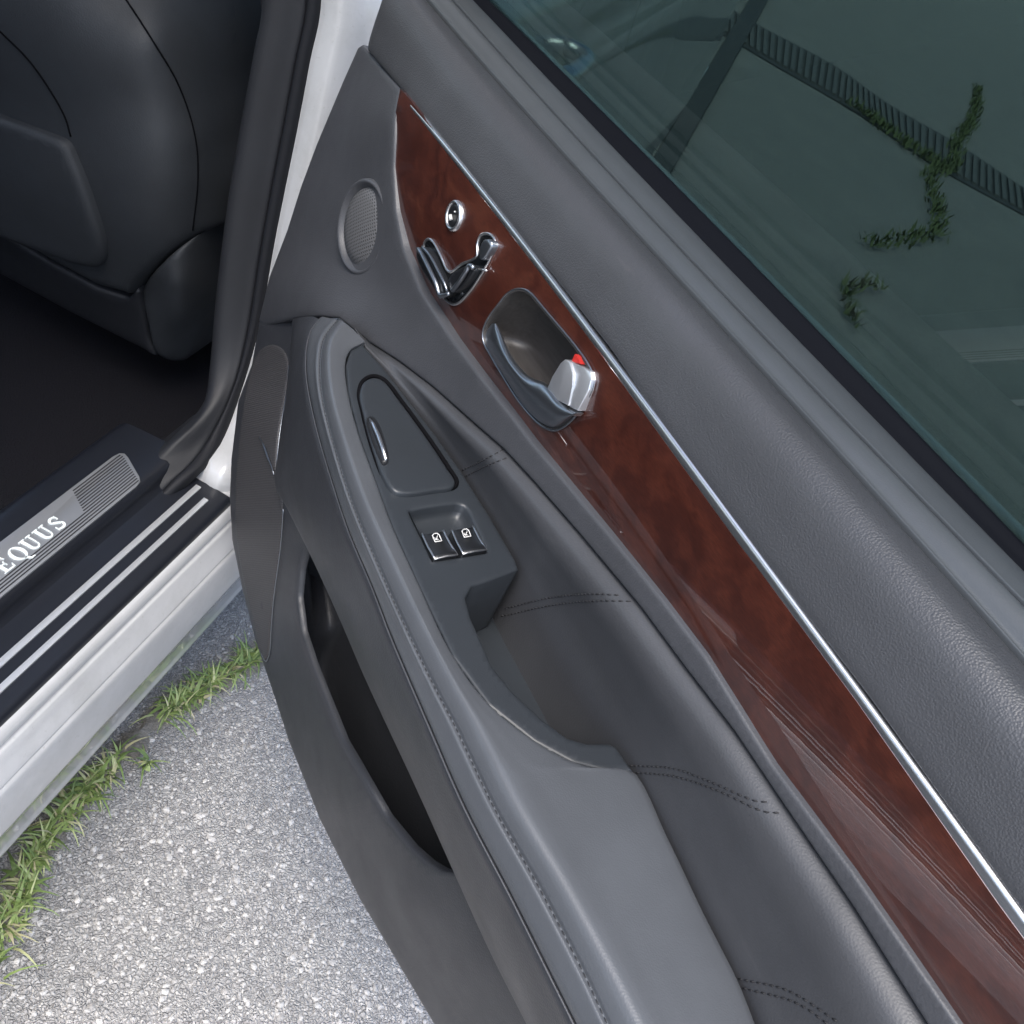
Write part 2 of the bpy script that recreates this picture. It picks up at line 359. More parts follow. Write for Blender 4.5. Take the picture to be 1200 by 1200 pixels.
def patch(name, poly, key, f, m, parent, holes=(), step=7, skirt=.01, skirt_dir=(0, -1, 0), round_px=0, drop=0., door=True, lift=0., hole_skirt=None, **props):
    """a trimmed sheet: outline and holes drawn in the picture, depth from f(px, py) as the value of `key`; the rim is rounded and turned in"""
    loops = [np.array(poly, float)]+[np.array(h, float) for h in holes]
    pts = []; edges = []; tags = []
    def add_loop(L, tag):
        b = len(pts)
        for p in L: pts.append(tuple(p)); tags.append(tag)
        for i in range(len(L)): edges.append((b+i, b+(i+1) % len(L)))
    for i, L in enumerate(loops):
        add_loop(L, 1)
        if round_px: 
            for fr in (.35, 1.0):
                Q = inset(L, round_px*fr*(1 if i == 0 else -1))
                add_loop(Q, 2 if fr < .5 else 0)
    lo = loops[0].min(0); hi = loops[0].max(0)
    gx, gy = np.meshgrid(np.arange(lo[0]+step/2, hi[0], step), np.arange(lo[1]+step/2, hi[1], step)); G = np.c_[gx.ravel(), gy.ravel()]
    G = G + rng.uniform(-.12, .12, G.shape)*step
    k = inside(G, loops[0] if not round_px else inset(loops[0], round_px*1.3))
    for h in loops[1:]: k &= ~inside(G, h if not round_px else inset(h, -round_px*1.3))
    for p in G[k]: pts.append(tuple(p)); tags.append(0)
    vo, eo, fo, ov, oe, of = delaunay_2d_cdt([Vector(p) for p in pts], edges, [], 0, 1e-4)
    V2 = np.array([tuple(v) for v in vo]); tg = [max([tags[i] for i in o] or [0]) if 1 not in [tags[i] for i in o] else 1 for o in ov]
    cen = np.array([V2[list(t)].mean(0) for t in fo]); keep = inside(cen, loops[0])
    for h in loops[1:]: keep &= ~inside(cen, h)
    faces = [tuple(t) for t, q in zip(fo, keep) if q]
    sd_ = np.array(skirt_dir, float)
    V = []
    for p, t in zip(V2, tg):
        q = world_pt(p[0], p[1], key, f(p[0], p[1]) if callable(f) else f)
        if door: q = to_door(q)
        q = q - sd_*lift
        if drop: q = q + sd_*(drop if t == 1 else drop*.35 if t == 2 else 0)
        V.append(q)
    V = np.array(V)
    cp = CAM_D if door else CAM
    faces = face_camera(V, faces, cp)
    # skirt
    cnt = {}
    for t in faces:
        for a, b in ((t[0], t[1]), (t[1], t[2]), (t[2], t[0])): cnt[(a, b)] = cnt.get((a, b), 0)+1
    bd = [e for e in cnt if (e[1], e[0]) not in cnt]
    idx = {}; top = {}; V = list(V); sk = []
    if skirt:
        for a, b in bd:
            for v in (a, b):
                if v not in idx:
                    idx[v] = len(V); V.append(V[v]+sd_*skirt); top[v] = v
                    if not round_px: top[v] = len(V); V.append(V[v])
            sk.append((top[b], top[a], idx[a], idx[b]))
    used = sorted({i for t in faces+sk for i in t}); rm = {o: i for i, o in enumerate(used)}
    VV = [V[i] for i in used]; FF = [tuple(rm[i] for i in t) for t in faces+sk]
    if door: VV = [door_local(p) for p in VV]; 
    elif parent is not None: VV = [p-woff(parent) for p in VV]
    return mesh_obj(name, VV, FF, m, parent, **props)
def tube_mesh(path, r, seg=8, closed=False):
    P = np.array(path, float); n = len(P); V = []; F = []
    rr = r if hasattr(r, '__len__') else [r]*n
    up = np.array([.13, .31, .94])
    for i in range(n):
        t = P[(i+1) % n if closed else min(i+1, n-1)]-P[(i-1) if closed else max(i-1, 0)]; t = t/(np.linalg.norm(t)+1e-12)
        a = np.cross(t, up); a /= np.linalg.norm(a)+1e-12; b = np.cross(t, a)
        for k in range(seg):
            th = 2*math.pi*k/seg; V.append(P[i]+rr[i]*(math.cos(th)*a+math.sin(th)*b))
    for i in range(n if closed else n-1):
        j = (i+1) % n
        for k in range(seg): F.append((i*seg+k, i*seg+(k+1) % seg, j*seg+(k+1) % seg, j*seg+k))
    if not closed: F += [tuple(range(seg))[::-1], tuple((n-1)*seg+k for k in range(seg))]
    return V, F
def tube(name, path, r, m, parent, door=True, closed=False, seg=8, **props):
    V, F = tube_mesh(path, r, seg, closed)
    if door: V = [door_local(p) for p in V]; F = [t[::-1] for t in F]
    elif parent is not None: V = [p-woff(parent) for p in V]
    return mesh_obj(name, V, F, m, parent, **props)
def dashes(name, path, dash, gap, r, m, parent, lift=(0, 0, 0), **props):
    P = np.array(path); d = np.r_[0, np.cumsum(np.linalg.norm(np.diff(P, axis=0), axis=1))]; V = []; F = []
    s = 0
    while s+dash < d[-1]:
        q = np.array([[np.interp(x, d, P[:, k]) for k in range(3)] for x in (s, s+dash*.5, s+dash)])+np.array(lift)
        v, f = tube_mesh(q, [r*.5, r, r*.5], 5); b = len(V); V += v; F += [tuple(i+b for i in t) for t in f]
        s += dash+gap
    return mesh_obj(name, [door_local(p) for p in V], [t[::-1] for t in F], m, parent, **props)
def ext_px(P, y):
    P = [tuple(p) for p in P]; a, b = np.array(P[-2]), np.array(P[-1]); s = (y-b[1])/(b[1]-a[1]); return P+[tuple(b+(b-a)*s)]
from mathutils.bvhtree import BVHTree
def caster(o):
    """picture point -> door coordinates on the mesh o, pushed out by off along the surface normal"""
    T = BVHTree.FromPolygons([v.co[:] for v in o.data.vertices], [tuple(p.vertices) for p in o.data.polygons])
    org = Vector(door_local(CAM_D))
    def f(px, py, off=0.):
        d = to_door(CAM+ray(px, py))-CAM_D; h = T.ray_cast(org, Vector(door_local(d)).normalized())
        if h[0] is None: return None
        n = h[1] if h[1].dot(org-h[0]) > 0 else -h[1]; q = h[0]+n*off; return np.array([q.x, -q.y, q.z])
    return f
def prism(name, poly3, offset, m, parent, door=True, bevel=0., seg=2, **props):
    """solid between a 3D outline and its copy moved by offset"""
    bm = bmesh.new(); A = [np.array(p, float) for p in poly3]; B = [p+np.array(offset) for p in A]
    if door: A = [door_local(p) for p in A]; B = [door_local(p) for p in B]
    elif parent is not None: A = [p-woff(parent) for p in A]; B = [p-woff(parent) for p in B]
    va = [bm.verts.new(tuple(p)) for p in A]; vb = [bm.verts.new(tuple(p)) for p in B]; n = len(va)
    bm.faces.new(va); bm.faces.new(vb[::-1])
    for i in range(n): bm.faces.new((va[i], vb[i], vb[(i+1) % n], va[(i+1) % n]))
    if bevel: bmesh.ops.bevel(bm, geom=list(bm.edges), offset=bevel, segments=seg, profile=.5, affect='EDGES')
    return finish_bm(name, bm, m, parent, **props)
def box(name, lo, hi, m, parent, bevel=0., seg=2, door=False, **props):
    p = [(lo[0], lo[1], lo[2]), (hi[0], lo[1], lo[2]), (hi[0], hi[1], lo[2]), (lo[0], hi[1], lo[2])]
    return prism(name, p, (0, 0, hi[2]-lo[2]), m, parent, door, bevel, seg, **props)

# ================================================================== ground
ge = 400.
mesh_obj('asphalt_ground', [(-ge, -ge, 0), (ge, -ge, 0), (ge, ge, 0), (-ge, ge, 0)], [(0, 1, 2, 3)], 'asphalt', None, False, kind='structure', label='worn grey asphalt with pale aggregate')

# ================================================================== car door
CAR = empty('car', (0, 0, 0), label='white sedan with its rear door open, dark leather trim and red wood inlay', category='car')
DOOR = empty('rear_door', (0, 0, 0), math.pi+THETA, label='open rear door with black leather trim, red wood inlay and tinted window'); DOOR.parent = CAR
UE = 1.10
IN = (0, -1, 0); DOWN = (0, 0, -1)

# --- curves traced along the door (picture coordinates) ---
GLASS_E = [(572, 0), (660, 83), (767, 193), (900, 331), (1033, 462), (1200, 637)]
BELT_K = [(555, 0), (733, 187), (900, 358), (1013, 480), (1200, 667)]
BELT_G1 = [(532, 0), (687, 175), (810, 301), (900, 392), (1000, 507), (1193, 700)]
BELT_G2 = [(503, 0), (640, 157), (800, 332), (853, 397), (967, 507), (1133, 700)]
CHR_U = [(485, 122), (548, 200), (650, 326), (716, 410), (800, 532), (889, 650), (1020, 820), (1200, 1072)]
CHR_L = [(480, 122), (542, 203), (644, 329), (705, 410), (790, 534), (873, 650), (1002, 824), (1167, 1060), (1200, 1105)]
WOOD_L = [(469, 104), (462, 140), (460, 194), (463, 246), (472, 290), (493, 341), (528, 395), (568, 448), (600, 488), (621, 516), (660, 562), (710, 622), (775, 702), (825, 768), (880, 857), (905, 897), (997, 1020), (1121, 1200)]
GAP = [(430, 400), (465, 422), (505, 452), (550, 492), (590, 527), (625, 565), (675, 622), (700, 652), (750, 712), (800, 780), (860, 858), (915, 940), (1000, 1065), (1085, 1200)]
OUT = [(421, 47), (401, 94), (370, 168), (351, 219), (335, 270), (314, 325), (302, 376)]
CREASE = [(310, 382), (340, 374), (377, 371), (397, 373), (410, 384), (430, 400)]
I0 = [(377, 371), (365, 387), (360, 410), (360, 440), (370, 493), (390, 563), (410, 623), (437, 687), (460, 747), (504, 850), (546, 946), (600, 1050), (650, 1150), (675, 1200)]
STITCH = [(396, 375), (380, 397), (375, 427), (378, 467), (393, 527), (413, 590), (440, 655), (477, 738), (510, 806), (533, 850), (579, 946), (633, 1042), (683, 1138), (712, 1200)]
PAD_B = [(428, 401), (411, 410), (405, 427), (408, 460), (420, 507), (440, 563), (460, 617), (493, 690), (531, 769), (573, 826), (626, 868), (672, 893), (715, 904), (742, 904), (783, 983), (825, 1071), (865, 1150), (885, 1200)]
SIL_J = [(343, 374), (340, 420), (334, 480), (325, 540), (322, 567), (337, 597), (370, 664), (400, 730), (427, 793), (493, 935), (543, 1047), (575, 1117), (617, 1200)]
PANEL_R = [(427, 405), (450, 430), (482, 472), (512, 510), (540, 550), (575, 605), (605, 657), (608, 667)]
CUP_RIM = [(569, 682), (553, 687), (546, 700), (552, 723), (563, 748), (577, 780), (602, 811), (634, 841), (665, 864), (688, 871), (715, 871), (723, 875)]
SEAM_R = [(742, 900), (783, 983), (825, 1071), (865, 1150), (885, 1200)]

# --- metal shell of the door (outer skin and inner frame) ---
def door_shell():
    prof = [(.075, 1.0), (.07, .62), (.10, .42), (.17, .345), (.35, .335), (.70, .34), (1.0, .36), (1.10, .48), (1.12, .75), (1.12, 1.0)]
    bm = bmesh.new(); rings = []
    for w, ins in ((.012, .02), (.004, .0), (-.05, -.01), (-.075, .03)):
        c = np.array([.6, .68]); ring = []
        for u, z in prof:
            du = np.array([u, z])-c; q = c+du*(1-ins/np.linalg.norm(du))
            bow = -.03*math.sin(max(0, min(1, (1.0-q[1])/.65))*math.pi) if w < -.04 else 0
            ring.append(bm.verts.new(door_local((q[0], w+bow, min(q[1], .995)))))
        rings.append(ring)
    n = len(prof)
    for a, b in zip(rings[:-1], rings[1:]):
        for i in range(n): bm.faces.new((a[i], a[(i+1) % n], b[(i+1) % n], b[i]))
    bm.faces.new(rings[0]); bm.faces.new(rings[-1][::-1])
    return finish_bm('door_shell', bm, 'paint', DOOR, sharp=50, label='white painted metal shell of the door')
door_shell()

# --- window: glass leaning inwards, frame, seals ---
TUM = math.tan(math.radians(18))
def gw(z): return .010+(z-1.012)*TUM+max(0, z-1.0)**2*.22
def glass_pane():
    V = []; F = []; nu, nz = 24, 10
    for s, off in ((0, 0), (1, -.004)):
        for j in range(nz):
            for i in range(nu):
                z = .985+(1.44-.985)*j/(nz-1); u = .085+(1.09-.085)*i/(nu-1)
                V.append(door_local((u, gw(z)+off, z)))
    n = nu*nz
    for j in range(nz-1):
        for i in range(nu-1):
            a = j*nu+i; F.append((a, a+1, a+nu+1, a+nu)); F.append((n+a, n+a+nu, n+a+nu+1, n+a+1))
    ed = [i for i in range(nu)]+[j*nu+nu-1 for j in range(1, nz)]+[(nz-1)*nu+i for i in range(nu-2, -1, -1)]+[j*nu for j in range(nz-2, 0, -1)]
    for a, b in zip(ed, ed[1:]+ed[:1]): F.append((b, a, n+a, n+b))
    return mesh_obj('window_glass', V, F, 'glass', DOOR, label='dark green tinted side window')
glass_pane()
fr = []
for z in np.linspace(1.0, 1.46, 8): fr.append((.075-(z-1.0)*.10, gw(z), z))
for u in np.linspace(.1, 1.0, 10): fr.append((u, gw(1.475), 1.46+.02*math.sin((u-.1)/.9*math.pi)))
for z in np.linspace(1.44, 1.0, 8): fr.append((1.06+(1.44-z)*.12, gw(z), z))
tube('window_frame', catmull(fr, 80), .022, 'rubber', DOOR, seg=10)
# weather strip between trim and glass
k = row(BELT_K, 'w', .022, UE)
def head(r, u0):
    d = r[1]-r[0]; return np.vstack([r[0]+d*((u0-r[0][0])/d[0]), r])
k = fit_u(head(k, .08), np.linspace(.08, UE, 60))
gE = fit_u(head(row(GLASS_E, 'w', .0125, UE), .08), k[:, 0])
loft('weather_strip', [k+np.array([0, .003, -.006]), k+np.array([0, 0, -.0015]), k*.6+gE*.4+np.array([0, 0, -.001]), gE, gE+np.array([0, -.0012, -.001]), gE+np.array([0, -.002, -.02])], 'rubber', DOOR, nu=80)
k2 = np.array([[u, -.0065, 1.0075] for u in np.linspace(.08, UE, 6)])
tube('outer_belt_molding', k2, .0045, 'paint', DOOR, seg=8)
# belt rail: two plastic steps with a groove
g1 = head(row(BELT_G1, 'w', .04, UE), .075); g2 = head(row(BELT_G2, 'w', .056, UE), .07)
g1 = fit_u(g1, np.linspace(.08, UE, 60)); g2 = fit_u(g2, np.linspace(.07, UE, 60))
def off(r, dw, dz): return r+np.array([0, dw, dz])
loft('belt_rail', [off(k, 0, -.010), off(k, .0002, -.0012), off(k, .0007, -.0003), off(k, .0016, 0), off(k*.5+g1*.5, 0, .0010), off(g1, -.0030, .0002), off(g1, -.0022, -.0001), off(g1, -.0018, -.0010), off(g1, -.0017, -.008)], 'belt_plastic', DOOR, nu=100, nv=3, label='outer step of the grey belt rail')
loft('belt_rail', [off(g1, .0012, -.008), off(g1, .0012, -.0016), off(g1, .0016, -.0007), off(g1, .0025, -.0004), off(g1*.5+g2*.5, 0, .0002), off(g2, -.0042, .0004), off(g2, -.0033, .0001), off(g2, -.0029, -.0010), off(g2, -.0028, -.010)], 'belt_plastic', DOOR, nu=100, nv=3, label='inner step of the grey belt rail')
loft('belt_underlay', [k+np.array([0, 0, -.007]), g1+np.array([0, 0, -.007]), g2+np.array([0, .004, -.009])], 'groove', DOOR, nu=60, nv=2)
# upper leather roll
low = [(422, 49), (445, 76), (469, 104), (482, 119)]+CHR_U[1:]
lowr = row(low, 'w', [.072, .080, .086, .088]+[.0895]*(len(CHR_U)-1), UE)
st = [.0]
us = np.r_[np.linspace(.072, .14, 10)[:-1], np.linspace(.14, UE, 60)]
lw = at_u(lowr, us); tp = at_u(g2, us)
end = np.clip((us-.072)/.03, 0, 1)**.5                       # the roll closes at its front end
def mixr(t, dw, dz):
    r = lw*(1-t)+tp*t; r[:, 1] += dw*end-.02*(1-end); r[:, 2] += dz*end-.004*(1-end)*(1 if t > .5 else 0); return r
loft('upper_pad', [mixr(0, -.012, .002), mixr(0, -.001, .0005), mixr(.03, .002, 0), mixr(.30, .0085, .004), mixr(.62, .0130, .0085), mixr(.83, .0110, .0070), mixr(.94, .0058, .0034), mixr(.985, .0024, .0006), mixr(1, .0012, -.0012), mixr(1, .0008, -.012)], 'leather', DOOR, nu=150, nv=6, label='grained dark grey leather roll below the window')
# chrome strip
cu = row(CHR_U, 'w', .0895, UE); cu = fit_u(cu, np.linspace(cu[0][0], UE, 80), 4); cl = row(CHR_L, 'w', .0905, UE); cl = fit_u(cl, np.linspace(cl[0][0], UE, 80), 4); cu[:, 2] += .0007; cl[:, 2] -= .0004
loft('chrome_strip', [cu+np.array([0, -.008, 0]), cu+np.array([0, .0016, -.0003]), (cu*.5+at_u(cl, cu[:, 0])*.5)+np.array([0, .0023, 0]), at_u(cl, cu[:, 0])+np.array([0, .0016, .0003]), at_u(cl, cu[:, 0])+np.array([0, -.008, 0])], 'chrome', DOOR, nu=160, nv=5)

# --- wood inlay with the handle opening ---
HANDLE = [(440+x/3.75, 200+y/3.75) for x, y in [(545, 580), (575, 543), (612, 522), (655, 522), (690, 545), (720, 580), (770, 640), (830, 710), (885, 778), (935, 850), (957, 905), (952, 955), (925, 1015), (880, 1078), (830, 1125), (785, 1142), (735, 1125), (680, 1075), (620, 1000), (560, 905), (510, 820), (474, 750), (473, 700), (500, 640)]]
HANDLE_S = smooth_poly(HANDLE, 4)
WL = ext_px(WOOD_L, 1560); CLx = ext_px(CHR_L, 1560)
wood_poly = [(469, 104), (480, 120)]+CLx[1:]+WL[::-1][:-1]
def wf(px, py):
    z = dp(px, py, 'w', .091)[2]; return .0895+.0036*max(-.6, 1-((z-.897)/.048)**2)+.05*(z-.897)
CLu = [(p[0]+2, p[1]-1.5) for p in CLx]                     # the sheet runs a little way under the chrome
wood_poly = [(469, 104), (481, 117)]+CLu[1:]+WL[::-1][:-1]
wood_o = patch('wood_trim', lin(wood_poly, 6), 'w', wf, 'wood', DOOR, holes=[HANDLE_S], step=8, skirt=.012, skirt_dir=IN, label='glossy red brown burl wood inlay')

# --- vinyl panel: front of the door, running on as a lip below the wood ---
GAPx = ext_px(GAP, 1560)
pan_poly = [(424, 52), (445, 76), (469, 104)]+WL[1:]+GAPx[::-1]+CREASE[::-1][1:]+OUT[::-1][:-1]+[(418, 56)]
ctl = [(p[0], p[1], .0955) for p in WL[1::1]]+[(p[0], p[1], .0965) for p in GAPx[2:]]
ctl += [(469, 104, .088), (430, 400, .105), (465, 422, .101), (410, 384, .108), (377, 371, .113), (340, 374, .105), (310, 382, .095), (429, 267, .092), (400, 200, .088), (440, 340, .096), (370, 300, .094)]
for p in OUT: ctl.append((p[0], p[1], dp(p[0], p[1], 'u', .066)[1]))
for i in range(1, len(GAPx)):
    pass
pf = rbf(ctl)
patch('trim_panel', lin(pan_poly, 6), 'w', pf, 'vinyl', DOOR, step=7, skirt=.014, skirt_dir=IN, round_px=3.2, drop=.0016, label='dark grey vinyl panel around the tweeter and below the wood')

# --- padded insert between panel and armrest ---
gp = GAP
ge_ = row(gp, 'w', [pf(*p)-.002 for p in gp], UE)
seam_px = PANEL_R[:-1]+[(608, 667)]
sm = np.vstack([row(PANEL_R, 'z', .778), row(SEAM_R, 'z', .777, UE)])
us2 = np.linspace(ge_[0][0]+.002, UE, 90)
gA = at_u(ge_, us2); sB = at_u(sm, us2)
tt = np.clip((us2-us2[0])/.16, 0, 1)**.6
def pr(t, dw, dz=0):
    r = gA*(1-t)+sB*t; r[:, 1] += dw*tt; r[:, 2] += dz*tt; return r
loft('padded_insert', [pr(0, -.012, .004), pr(0, -.004, .0), pr(.02, .002, 0), pr(.09, .0075, 0), pr(.22, .0085, 0), pr(.50, .0035, 0), pr(.78, -.001, 0), pr(1, -.003, 0), pr(1, -.006, -.03), pr(1, -.008, -.10)], 'leather_insert', DOOR, nu=150, nv=6, label='stitched black leather insert above the armrest')
SEAMS = [[(542, 551), (565, 540), (590, 527)], [(546, 558), (570, 546), (599, 535)],
         [(592, 713), (646, 700), (692, 696), (730, 698)], [(588, 722), (653, 708), (699, 704), (740, 705)],
         [(738, 897), (791, 901), (837, 918), (887, 939), (902, 940)], [(741, 905), (791, 910), (845, 928), (895, 951), (914, 953)],
         [(866, 1147), (924, 1161), (983, 1198)], [(871, 1158), (933, 1175), (975, 1203)]]

# --- armrest pad ---
NI = 14
piping = [((a[0]*.45+b[0]*.55), (a[1]*.45+b[1]*.55)) for a, b in zip(I0, STITCH)]
r_i0 = row(I0, 'z', .748, UE); r_pp = row(piping, 'z', .763, UE); r_st = row(STITCH, 'z', .770, UE)
crest = [(p[0]+6+i*2.3, p[1]+2-i*.5) for i, p in enumerate(STITCH)]; r_cr = row(crest, 'z', .7845, UE)
r_pb = row(PAD_B, 'z', [.781]*5+[.780]*8+[.778]*5, UE)
NR = 150
def rs(r): return catmull(r, NR)
# stations by u so that rows stay level with each other
u0 = max(r_i0[:, 0].min(), .0)
def resamp(r, u_start):
    c = catmull(r, 400); i = int(np.argmin(c[:, 0])); return c
A0, A1, A2, A3, A6 = [rs(r) for r in (r_i0, r_pp, r_st, r_cr, r_pb)]
def station(C, u):
    d = catmull(C, 500); j = np.argmax(d[:, 0] >= u) if u > d[0, 0] else 0; return d[j]
def by_u(r, n, u_lo=None):
    d = catmull(r, 1200); uu = np.maximum.accumulate(d[:, 0]); s = np.linspace(0, 1, n)
    base = d[0, 0]; target = base+(UE-base)*s**1.0
    idx = np.searchsorted(uu, target).clip(0, len(d)-1); return d[idx]
rows_ = [by_u(r, NR) for r in (r_i0, r_pp, r_st, r_cr, r_pb)]
B0, B1, B2, B3, B6 = rows_
mid = B3*.45+B6*.55+np.array([0, 0, .0010]); q1 = B3*.75+B6*.25+np.array([0, 0, .0008])
loft('armrest', [B0+np.array([0, -.008, -.001]), B0+np.array([0, -.0006, 0]), B0*.7+B1*.3+np.array([0, .0012, 0]), B1+np.array([0, .0006, 0]), B2*.8+B1*.2+np.array([0, .0016, .0006]), B2+np.array([0, -.0006, -.0008]), B2*.8+B3*.2+np.array([0, .0006, .0006]), B3, q1, mid, B6+np.array([0, .0006, .0004]), B6+np.array([0, .0001, -.0012]), B6+np.array([0, 0, -.02])], 'leather_soft', DOOR, nu=NR, nv=4, label='smooth padded leather armrest')
ARM = [o for o in DOOR.children if o.name == 'armrest'][0]
dashes('stitching', catmull(r_st, 500), .0030, .0016, .00036, 'thread', DOOR, lift=(0, .0004, .0004))
tube('trim_line', catmull(r_i0+np.array([0, .0006, -.0012]), 160), .0007, 'vinyl', DOOR, seg=6)
INS = [o for o in DOOR.children if o.name == 'padded_insert'][0]
ins_cast = caster(INS)
for s in SEAMS:
    P = [ins_cast(p[0], p[1], .0003) for p in catmull(s, 60)]; P = np.array([p for p in P if p is not None])
    dashes('stitching', P, .0030, .0018, .0006, 'thread', DOOR)

# --- switch panel on the armrest, running round the pull cup ---
SW = [(479, 599), (497, 595), (518, 592), (536, 590), (544, 592), (550, 600), (561, 624), (571, 647), (540, 652), (507, 657), (492, 626)]
sp_poly = PANEL_R+CUP_RIM+[(742, 903)]+PAD_B[:13][::-1]
def spz(px, py): return .7435-.0000*(px-400)
sp = patch('switch_panel', lin(sp_poly, 4), 'z', .780, 'switch_plastic', DOOR, holes=[lin(SW, 4)], step=6, skirt=.06, skirt_dir=DOWN, round_px=2.6, drop=.0018, label='matt blue black plastic switch panel and cup rim')
CUPF = [(540, 690), (610, 660), (740, 880), (700, 900), (600, 830)]
patch('pull_cup_floor', lin([(535, 690), (615, 690), (700, 800), (760, 960), (690, 960), (590, 860)], 8), 'z', .716, 'switch_plastic', DOOR, skirt=.01, skirt_dir=DOWN)
LID = [(437, 441), (450, 445), (472, 472), (500, 510), (525, 547), (535, 564), (532, 571), (510, 575), (477, 579), (461, 575), (449, 558), (435, 520), (425, 482), (421, 460), (426, 446)]
LIDS = smooth_poly(LID, 3)
lid = patch('ashtray_lid', inset(LIDS, 1.2), 'z', .7842, 'switch_plastic', DOOR, step=5, skirt=.004, skirt_dir=DOWN, round_px=2.2, drop=.0016, label='rounded triangular ashtray lid')
tube('lid_gap', [dp(p[0], p[1], 'z', .7805) for p in LIDS], 0.0019, 'groove', DOOR, closed=True, seg=6)
tube('lid_pull_tab', [dp(x, y, 'z', z) for x, y, z in [(433, 491, .7842), (437, 497, .7858), (443, 510, .7866), (448, 524, .7864), (452, 538, .7854), (452, 542, .7826)]], [.0007, .0015, .0018, .0017, .0016, .0007], 'chrome', DOOR, seg=8)
patch('lid_pull_recess', smooth_poly([(430, 490), (436, 488), (444, 497), (450, 513), (455, 532), (455, 542), (449, 545), (443, 534), (435, 513)], 2.5), 'z', .7846, 'key_black', DOOR, step=4, skirt=.001, skirt_dir=DOWN)
# recess of the window switches
def bowl_rows():
    top = lin(SW, 3.5); P0 = np.array([dp(p[0], p[1], 'z', .7785) for p in top]); c = P0.mean(0)
    R = [P0]
    for s, d in ((.985, .002), (.93, .008), (.82, .011), (.4, .0115)):
        Q = c+(P0-c)*s; Q[:, 2] = P0[:, 2]-d; R.append(Q)
    V = np.vstack(R+[np.array([c+np.array([0, 0, -.012])])]); n = len(P0); F = grid_faces(len(R), n, True); L = len(V)-1
    F += [((len(R)-1)*n+j, (len(R)-1)*n+(j+1) % n, L) for j in range(n)]
    V = np.array([door_local(p) for p in V]); return V, face_camera(V, F, door_local(CAM_D))
V, F = bowl_rows(); mesh_obj('switch_recess', V, F, 'switch_plastic', DOOR)
def window_switch(quad, label):
    P = [dp(p[0], p[1], 'z', .7805) for p in quad]     # front-left, front-right, rear-right, rear-left
    fl, fr_, rr, rl = P; V = []; n = 9
    prof = [(0, -.012), (0, -.0035), (.06, -.0008), (.3, -.0012), (.6, -.0004), (.85, .002), (.97, .0028), (1, .0012), (1, -.010)]
    for s, h in prof:
        a = fl+(rl-fl)*s; b = fr_+(rr-fr_)*s
        for k in (0, .0, .05, .5, .95, 1, 1):
            q = a+(b-a)*k; q = q+np.array([0, 0, h-(.0010 if k in (0, 1) else 0)]); V.append(q)
        V[-7] = V[-7]+np.array([0, 0, -.010]) if s not in (0, 1) or h > -.005 else V[-7]
        V[-1] = V[-1]+np.array([0, 0, -.010]) if s not in (0, 1) or h > -.005 else V[-1]
    V = np.array([door_local(p) for p in V]); F = face_camera(V, grid_faces(len(prof), 7), door_local(CAM_D))
    o = mesh_obj('window_switch', V, F, 'key_black', DOOR, label=label)
    # chrome edging down both sides and across the rear
    ed = [fl+np.array([0, 0, -.0012]), fl*.5+rl*.5+np.array([0, 0, -.0006]), rl+np.array([0, 0, .0016]), rl*.5+rr*.5+np.array([0, 0, .0024]), rr+np.array([0, 0, .0016]), rr*.5+fr_*.5+np.array([0, 0, -.0006]), fr_+np.array([0, 0, -.0012])]
    tube('switch_edging', np.vstack([np.linspace(a, b, 4)[:-1] for a, b in zip(ed[:-1], ed[1:])]+[ed[-1][None]]), .0008, 'chrome', DOOR, seg=6)
    # window symbol: rounded frame with a sloping front and an arrow
    eu = (rl-fl); ew = (fr_-fl)
    def ip(s, t): return fl+eu*s+ew*t+np.array([0, 0, .0004])
    fr2 = [(.40, .36), (.17, .36), (.12, .46), (.12, .60), (.18, .67), (.40, .67)]
    loop = [ip(s, t) for s, t in fr2]
    tube('printed_symbol', np.vstack([np.linspace(a, b, 4)[:-1] for a, b in zip(loop, loop[1:]+loop[:1])]), .00042, 'icon', DOOR, closed=True, seg=5)
    tube('printed_symbol', [ip(.33, .46), ip(.27, .52), ip(.18, .60)], .00040, 'icon', DOOR, seg=5)
    tube('printed_symbol', [ip(.26, .42), ip(.33, .43), ip(.34, .56)], .00040, 'icon', DOOR, seg=5)
    return o
window_switch([(495, 624), (520, 620), (535, 652), (509, 657)], 'window switch nearer the armrest edge')
window_switch([(530, 619), (555, 615), (569, 646), (542, 651)], 'window switch nearer the door')

# --- armrest side below the trim line ---
s_j = row(SIL_J, 'w', [.108, .114, .131, .143, .149, .152, .154, .154, .155, .155, .155, .155, .155], UE)
C0 = by_u(r_i0, NR); 
J1 = catmull(np.vstack([s_j]), NR)
C0a = catmull(r_i0, NR)
loft('armrest_side', [C0a+np.array([0, -.004, -.002]), C0a+np.array([0, .0002, -.003]), C0a*.85+J1*.15+np.array([0, .0035, 0]), C0a*.5+J1*.5+np.array([0, .006, 0]), C0a*.15+J1*.85+np.array([0, .0025, 0]), J1, J1+np.array([0, -.004, -.004]), J1+np.array([0, -.03, -.002])], 'plastic_low', DOOR, nu=NR, nv=5, label='dark plastic side of the armrest')

